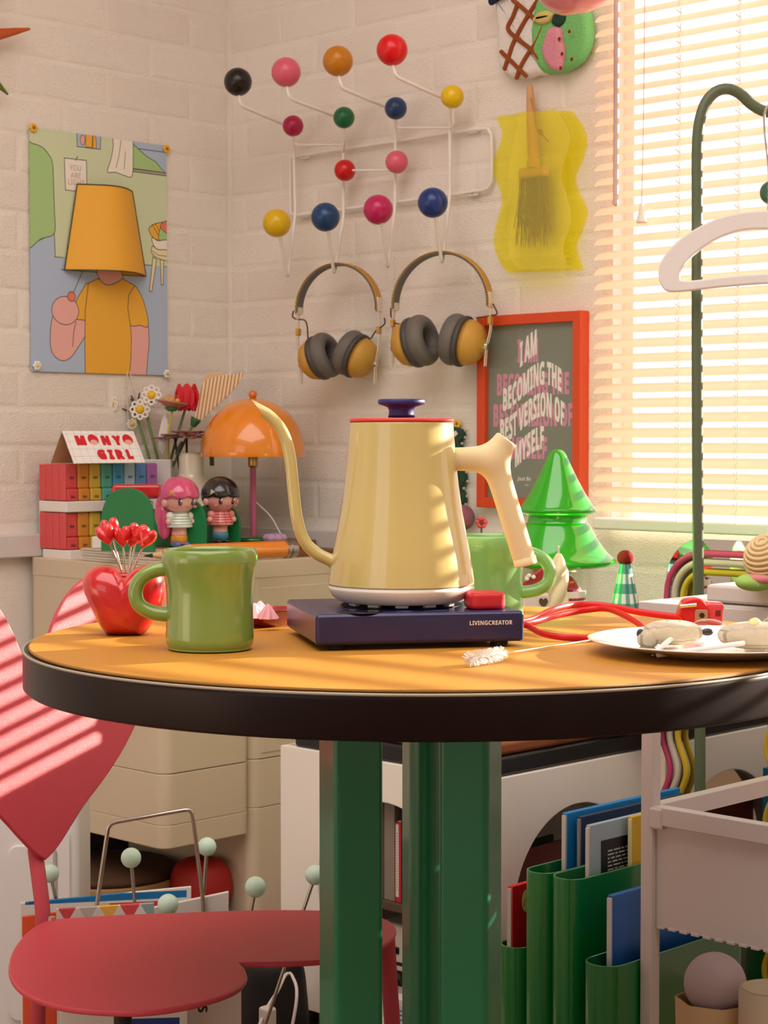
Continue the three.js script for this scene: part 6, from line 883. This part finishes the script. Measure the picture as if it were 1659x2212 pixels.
// ---------------------------------------------------------------- green magazine rack with its magazines
{
  const green = mat('#0a7c34', 0.28, { clearcoat: 0.8, clearcoatRoughness: 0.08 }), g = thing('magazine_rack', 'green plastic magazine rack of rounded upright pockets', 'magazine rack', V(0, 0, 0));
  // a pocket: rounded slot in plan, long along world z; centre line x, from z1 (near end) back to z0
  const pocket = (x, wdt, z1, z0, h) => { const t = 0.0028, r = wdt / 2, s = new THREE.Shape(); const ring = (k, rev) => { const q = []; for (let i = 0; i <= 24; i++) { const a = i / 24 * PI; q.push(new THREE.Vector2(Math.cos(a) * (r - k), z1 - r + Math.sin(a) * (r - k))); } for (let i = 0; i <= 24; i++) { const a = PI + i / 24 * PI; q.push(new THREE.Vector2(Math.cos(a) * (r - k), z0 + r + Math.sin(a) * (r - k))); } return rev ? q.reverse() : q; }; s.setFromPoints(ring(0)); s.holes.push(new THREE.Path(ring(t, true))); const q = new THREE.ExtrudeGeometry(s, { depth: h - 0.002, bevelEnabled: true, bevelSize: 0.0008, bevelThickness: 0.001, bevelOffset: -0.0008, bevelSegments: 2 }).rotateX(PI / 2).translate(x, h - 0.001, 0); const m = part(g, 'pocket', q, green); return m; };
  const pA = at(1113, 2040, 2.33), pB = at(1167, 1880, 2.28), pC = at(1225, 1893, 2.235), pD = at(1300, 2075, 2.15);
  const hA = pA.y, hB = pB.y, hC = pC.y, hD = pD.y;
  pocket(pA.x - 0.002, 0.044, pA.z + 0.015, pA.z - 0.23, hA); pocket(pB.x, 0.043, pB.z + 0.014, pB.z - 0.26, hB); pocket(pC.x, 0.043, pC.z + 0.014, pC.z - 0.27, hC); pocket(pD.x + 0.004, 0.05, pD.z + 0.02, pD.z - 0.26, hD);
  const mag = (name, label, cat2, x, zNear, top, len, t, c, edge, h = 0.2, more) => { const m = thing(name, label, cat2, V(x, top - h, zNear)); part(m, 'cover', box(t, h, len, Math.min(0.001, t * 0.45), 0, h / 2, -len / 2), mat(c, 0.45)); if (edge) part(m, 'pages', box(t * 0.8, h - 0.006, 0.003, 0.0004, 0, h / 2, 0.0008), mat(edge, 0.8)); if (more) more(m); return m; };
  const on = (px, py, x) => onX(px, py, x);
  const bl = on(1220, 1756, pB.x - 0.006); mag('magazine', 'bright blue folder standing in the tall green pocket', 'magazine', pB.x - 0.006, bl.z, bl.y, 0.24, 0.008, '#1d86d0', '#cfc6b8', 0.26);
  const nv = on(1252, 1764, pB.x + 0.008); mag('magazine', 'dark navy magazine behind the pale blue one', 'magazine', pB.x + 0.008, nv.z, nv.y, 0.22, 0.006, '#263a5c', '#8f8a86', 0.24);
  const gb = on(1268, 1782, pC.x - 0.002), txt = canvasTexture(256, 512, (c, w, h) => { c.fillStyle = '#10151f'; c.fillRect(0, 0, w, h); c.fillStyle = '#d8d4cc'; for (let i = 0; i < 16; i++) { let x = 36; while (x < 200) { const l = 8 + ((i * 37 + x * 13) % 30); c.fillRect(x, 70 + i * 24, Math.min(l, 210 - x), 9); x += l + 7; } } });
  mag('magazine', 'pale blue magazine with a black panel of small white print', 'magazine', pC.x, gb.z, gb.y, 0.22, 0.007, '#a8bfcc', '#d9d0c6', 0.24, (m) => { part(m, 'printed_panel', new THREE.BoxGeometry(0.0006, 0.10, 0.095).translate(0.0037, 0.168, -0.068), mat('#ffffff', 0.5, { map: txt })); });
  const ye = on(1362, 1764, pC.x + 0.012); mag('magazine', 'yellow magazine at the front of the tall green pocket', 'magazine', pC.x + 0.012, ye.z, ye.y, 0.12, 0.006, '#e0b21a', '#f0e2b0', 0.2);
  const rd = on(1102, 1914, pA.x), em = canvasTexture(128, 256, (c, w, h) => { c.clearRect(0, 0, w, h); c.fillStyle = '#e6d06a'; c.beginPath(); c.ellipse(64, 128, 48, 104, 0, 0, 7); c.fill(); c.strokeStyle = '#4a3a14'; c.lineWidth = 6; c.stroke(); c.beginPath(); c.moveTo(40, 180); c.quadraticCurveTo(60, 60, 90, 150); c.stroke(); });
  mag('magazine', 'red magazine with an oval yellow emblem in the low green pocket', 'magazine', pA.x, rd.z, rd.y, 0.18, 0.008, '#d31520', '#bfb1a8', 0.17, (m) => part(m, 'emblem', new THREE.PlaneGeometry(0.024, 0.036).rotateY(PI / 2).translate(0.0042, 0.148, -0.026), new THREE.MeshPhysicalMaterial({ map: em, transparent: true, roughness: 0.5 })));
  const b2 = on(1318, 1934, pD.x); mag('magazine', 'blue brochure standing in the low front pocket', 'magazine', pD.x, b2.z, b2.y, 0.2, 0.008, '#1c62b4', '#d8d4d2', 0.16);
}
// round lamp ball in a basket and a pot beside it, under the trolley
{
  const p = at(1545, 2125, 2.0), R = 68 * 2.0 / F, g = thing('ball_lamp', 'pale round ball sitting in a cream basket under the trolley', 'lamp', p, A0); part(g, 'globe', ball(R, 0, 0, 0, 1, 1, 1, 48), mat('#b9a6a8', 0.6)); part(g, 'strap', new THREE.TorusGeometry(0.0105, 0.0012, 8, 32, PI).translate(-0.004, -0.030, R * 0.86), mat('#c9bdbd', 0.5));
  const b = thing('cream_basket', 'cream folded basket holding the pale ball', 'basket', V(p.x, 0, p.z), A0), h = p.y - 0.016, N = 8, s = []; const prof = [[0.034, 0], [0.039, h * 0.5], [0.043, h], [0.0405, h], [0.036, h * 0.5], [0.0, 0.004]]; part(b, 'basket', new THREE.LatheGeometry(prof.map((q) => new THREE.Vector2(Math.max(q[0], 1e-4), q[1])), 7), mat('#d9b78a', 0.7));
  const q = at(1668, 2135, 1.93), pot = thing('cream_pot', 'cream round pot next to the pale ball', 'pot', V(q.x, 0, q.z), A0), ph = q.y; part(pot, 'pot', lathe([[0, 0], [0.03, 0], [0.034, 0.004], [0.0345, ph], [0.031, ph + 0.001], [0.030, ph - 0.03], [0, ph - 0.032]], 48), mat('#d6c4aa', 0.5));
}
// ---------------------------------------------------------------- wire magazine rack with mint balls behind the chair
{
  const Z = 2.25, g = thing('wire_rack', 'chrome wire magazine rack with pale mint balls', 'magazine rack', V(0, 0, 0)), chrome = mat('#bdb8b2', 0.18, { metalness: 1 }), mint = mat('#cdebd8', 0.35), P = (x, y, z = Z) => at(x, y, z);
  const floorPt = (px, z) => { const q = at(px, 2100, z); q.y = 0.006; return q; };
  part(g, 'handle', bend([floorPt(185, 2.25), P(205, 1985), P(235, 1779), P(414, 1747), P(438, 1940), floorPt(460, 2.25)], 0.0026, 0.008), chrome);
  const balls = [[283, 1853, 22, 290, 1940, 2.3], [447, 1829, 20.5, 440, 1930, 2.38], [363, 1954, 23, 366, 2040, 2.18], [552, 1916, 23, 535, 2010, 2.2], [681, 1890, 22, 655, 1968, 2.3], [108, 1887, 20, 125, 1960, 2.35]];
  for (const [x, y, r, bx, by, z] of balls) { const c = P(x, y, z), b = part(g, 'ball', ball(r * z / F, 0, 0, 0, 1, 1, 1, 32), mint); b.position.copy(c); const d = P(bx, by, z).sub(c), e = c.clone().addScaledVector(d, (c.y - 0.006) / -d.y); part(g, 'rod', tube([c, e], 0.0022, 1, 8), chrome); }
  part(g, 'foot_wire', tube([floorPt(60, 2.3), floorPt(640, 2.3)], 0.0026, 1, 8), chrome);
  const sheetY = (px, py, z) => at(px, py, z);
  const flat = (name, label, cat2, pts, z, t, c, yaw, extra) => { const o = at(pts[0][0], pts[0][1], z), m = thing(name, label, cat2, V(o.x, 0, o.z), A0 + yaw), L = ([x, y]) => { const q = at(x, y, z).sub(m.position).applyAxisAngle(V(0, 1, 0), -A0); return [q.x / Math.cos(yaw), q.y]; }; const pp = pts.map(L); const b0 = 0.012; part(m, 'cover', fitUV(slab(poly([[pp[0][0], b0], [pp[1][0], b0], pp[1], pp[0]]), t, 0.0006)), typeof c === 'string' ? mat(c, 0.5) : c); if (extra) extra(m, L, z, t); return m; };
  const cover1 = canvasTexture(512, 512, (c, w, h) => { c.fillStyle = '#eeeae6'; c.fillRect(0, 0, w, h); c.fillStyle = '#1479bd'; c.fillRect(14, 8, w - 28, 18); c.fillStyle = '#0b4f80'; c.fillRect(22, 11, 30, 12); c.fillStyle = '#d8423a'; c.fillRect(250, 32, 220, 60); c.fillStyle = '#f0d8a0'; c.beginPath(); c.arc(250, 60, 30, 0, 7); c.fill(); });
  flat('magazine', 'white magazine with a blue stripe in the wire rack', 'magazine', [[44, 1950], [405, 1932]], 2.33, 0.006, mat('#ffffff', 0.45, { map: cover1 }), 0.2);
  flat('magazine', 'pale magazine with ridged edges, leaning in the wire rack', 'magazine', [[210, 1985], [490, 1936]], 2.24, 0.008, '#e2dad4', 0.15);
  const cover2 = canvasTexture(512, 512, (c, w, h) => { c.fillStyle = '#e9e2de'; c.fillRect(0, 0, w, h); const tri = (p, f) => { c.fillStyle = f; c.beginPath(); p.forEach(([x, y], i) => (i ? c.lineTo(x, y) : c.moveTo(x, y))); c.fill(); }; for (let i = 0; i < 5; i++) for (let j = 0; j < 6; j++) tri([[i * 110, j * 90], [i * 110 + 55, j * 90 + 40], [i * 110 + 110, j * 90]], ['#e2525a', '#c9c4c0', '#f0c050', '#e2525a', '#8fb0b0'][(i + j * 2) % 5]); });
  flat('magazine', 'magazine with a pattern of coloured triangles in the wire rack', 'magazine', [[122, 1963], [330, 1955]], 2.2, 0.006, mat('#ffffff', 0.5, { map: cover2 }), 0.1);
  const cover3 = canvasTexture(256, 512, (c, w, h) => { c.fillStyle = '#e2542c'; c.fillRect(0, 0, w, h); c.fillStyle = '#f3e6da'; c.save(); c.translate(60, 60); c.rotate(PI / 2); c.font = 'bold 60px sans-serif'; c.fillText('RICHARD', 0, 0); c.restore(); c.beginPath(); c.arc(150, 120, 60, 0, 7); c.lineWidth = 16; c.strokeStyle = '#f3e6da'; c.stroke(); });
  flat('magazine', 'orange magazine with upright white lettering behind the chair post', 'magazine', [[48, 1980], [120, 1972]], 2.12, 0.006, mat('#ffffff', 0.5, { map: cover3 }), 0.1);
  const cover4 = canvasTexture(256, 256, (c, w, h) => { c.fillStyle = '#ece5db'; c.fillRect(0, 0, w, h); c.fillStyle = '#141214'; c.translate(66, 16); c.rotate(PI / 2); c.scale(0.55, 1.9); c.font = 'bold 40px sans-serif'; c.fillText('es', 0, 0); });
  flat('magazine', 'cream magazine with black letters below the seat', 'magazine', [[395, 2150], [520, 2120]], 2.05, 0.006, mat('#ffffff', 0.5, { map: cover4 }), 0.1);
  const cover5 = canvasTexture(512, 256, (c, w, h) => { c.fillStyle = '#f0ece8'; c.fillRect(0, 0, w, h); c.fillStyle = '#cf2a35'; c.fillRect(150, 60, 90, 196); c.fillStyle = '#22408f'; c.fillRect(280, 20, 200, 236); c.strokeStyle = '#e28aa0'; c.lineWidth = 8; for (let i = 0; i < 5; i++) { c.beginPath(); c.moveTo(380, 200); c.lineTo(310 + i * 34, 90); c.stroke(); c.beginPath(); c.arc(310 + i * 34, 84, 10, 0, 7); c.stroke(); } c.fillStyle = '#6fa8a0'; c.fillRect(10, 90, 90, 60); });
  flat('magazine', 'magazine with blue and red squares below the seat', 'magazine', [[130, 2185], [402, 2170]], 2.0, 0.006, mat('#ffffff', 0.5, { map: cover5 }), 0.1);
}
// white appliance at the wall behind the chair
{
  const Z = 2.62, a = at(-60, 1740, Z), b = at(170, 1760, Z), g = thing('white_appliance', 'white plastic appliance with embossed rounded panels behind the chair', 'appliance', V(b.x, 0, b.z), A0 + 0.05), h = a.y, w = 230 * Z / F, m = mat('#e3e0e0', 0.45);
  part(g, 'body', box(w, h, 0.16, 0.012, -w / 2, h / 2, -0.08, 4), m); part(g, 'embossed_panel', slab(rrect(-w + 0.05, 0.02, -w + 0.122, h - 0.055, 0.014), 0.006, 0.0022, 3).translate(0, 0, 0.002), m); part(g, 'embossed_panel', slab(rrect(-0.038, 0.02, -0.012, h - 0.03, 0.012), 0.006, 0.0022, 3).translate(0, 0, 0.002), m);
  const t = at(30, 2150, 2.0); whole('pale_pouf', 'pale pink rounded object on the floor behind the seat', 'pouf', lathe([[0, 0], [0.06, 0], [0.068, 0.03], [0.06, 0.12], [0.04, 0.155], [0, 0.165]], 40), mat('#dcb9ae', 0.6), (() => { const q = at(-25, 2180, 1.98); q.y = 0; return q; })());
}
// black bag and white cable on the floor
{
  const q = at(585, 2140, 2.55), g = thing('black_bag', 'black bag on the floor under the seat, beside the sideboard', 'bag', V(q.x, 0, q.z), A0), blk = mat('#0d0b0c', 0.6);
  part(g, 'body', smoothLathe([[0, 0.0], [0.04, 0.0], [0.052, 0.02], [0.05, 0.08], [0.04, 0.125], [0, 0.135]], 32, 40).scale(1, 1, 0.8), blk); part(g, 'handle', new THREE.TorusGeometry(0.022, 0.004, 8, 28, PI).translate(0, 0.128, 0), blk);
  const c = thing('white_cable', 'white cable looping over the floor by the black bag', 'cable', V(0, 0, 0)), w = mat('#e6dcd6', 0.5); part(c, 'cord', tube([at(605, 2190, 2.4), at(640, 2165, 2.42), at(632, 2110, 2.45), at(618, 2105, 2.45), at(600, 2140, 2.42), at(575, 2180, 2.38), at(560, 2215, 2.34)].map((p, i) => { if (i === 0) p.y = 0.003; return p; }), 0.0022, 60, 8), w); part(c, 'plug', box(0.02, 0.03, 0.016, 0.004).translate(...at(578, 2200, 2.36).toArray()), w);
}

renderer.render(scene, camera);
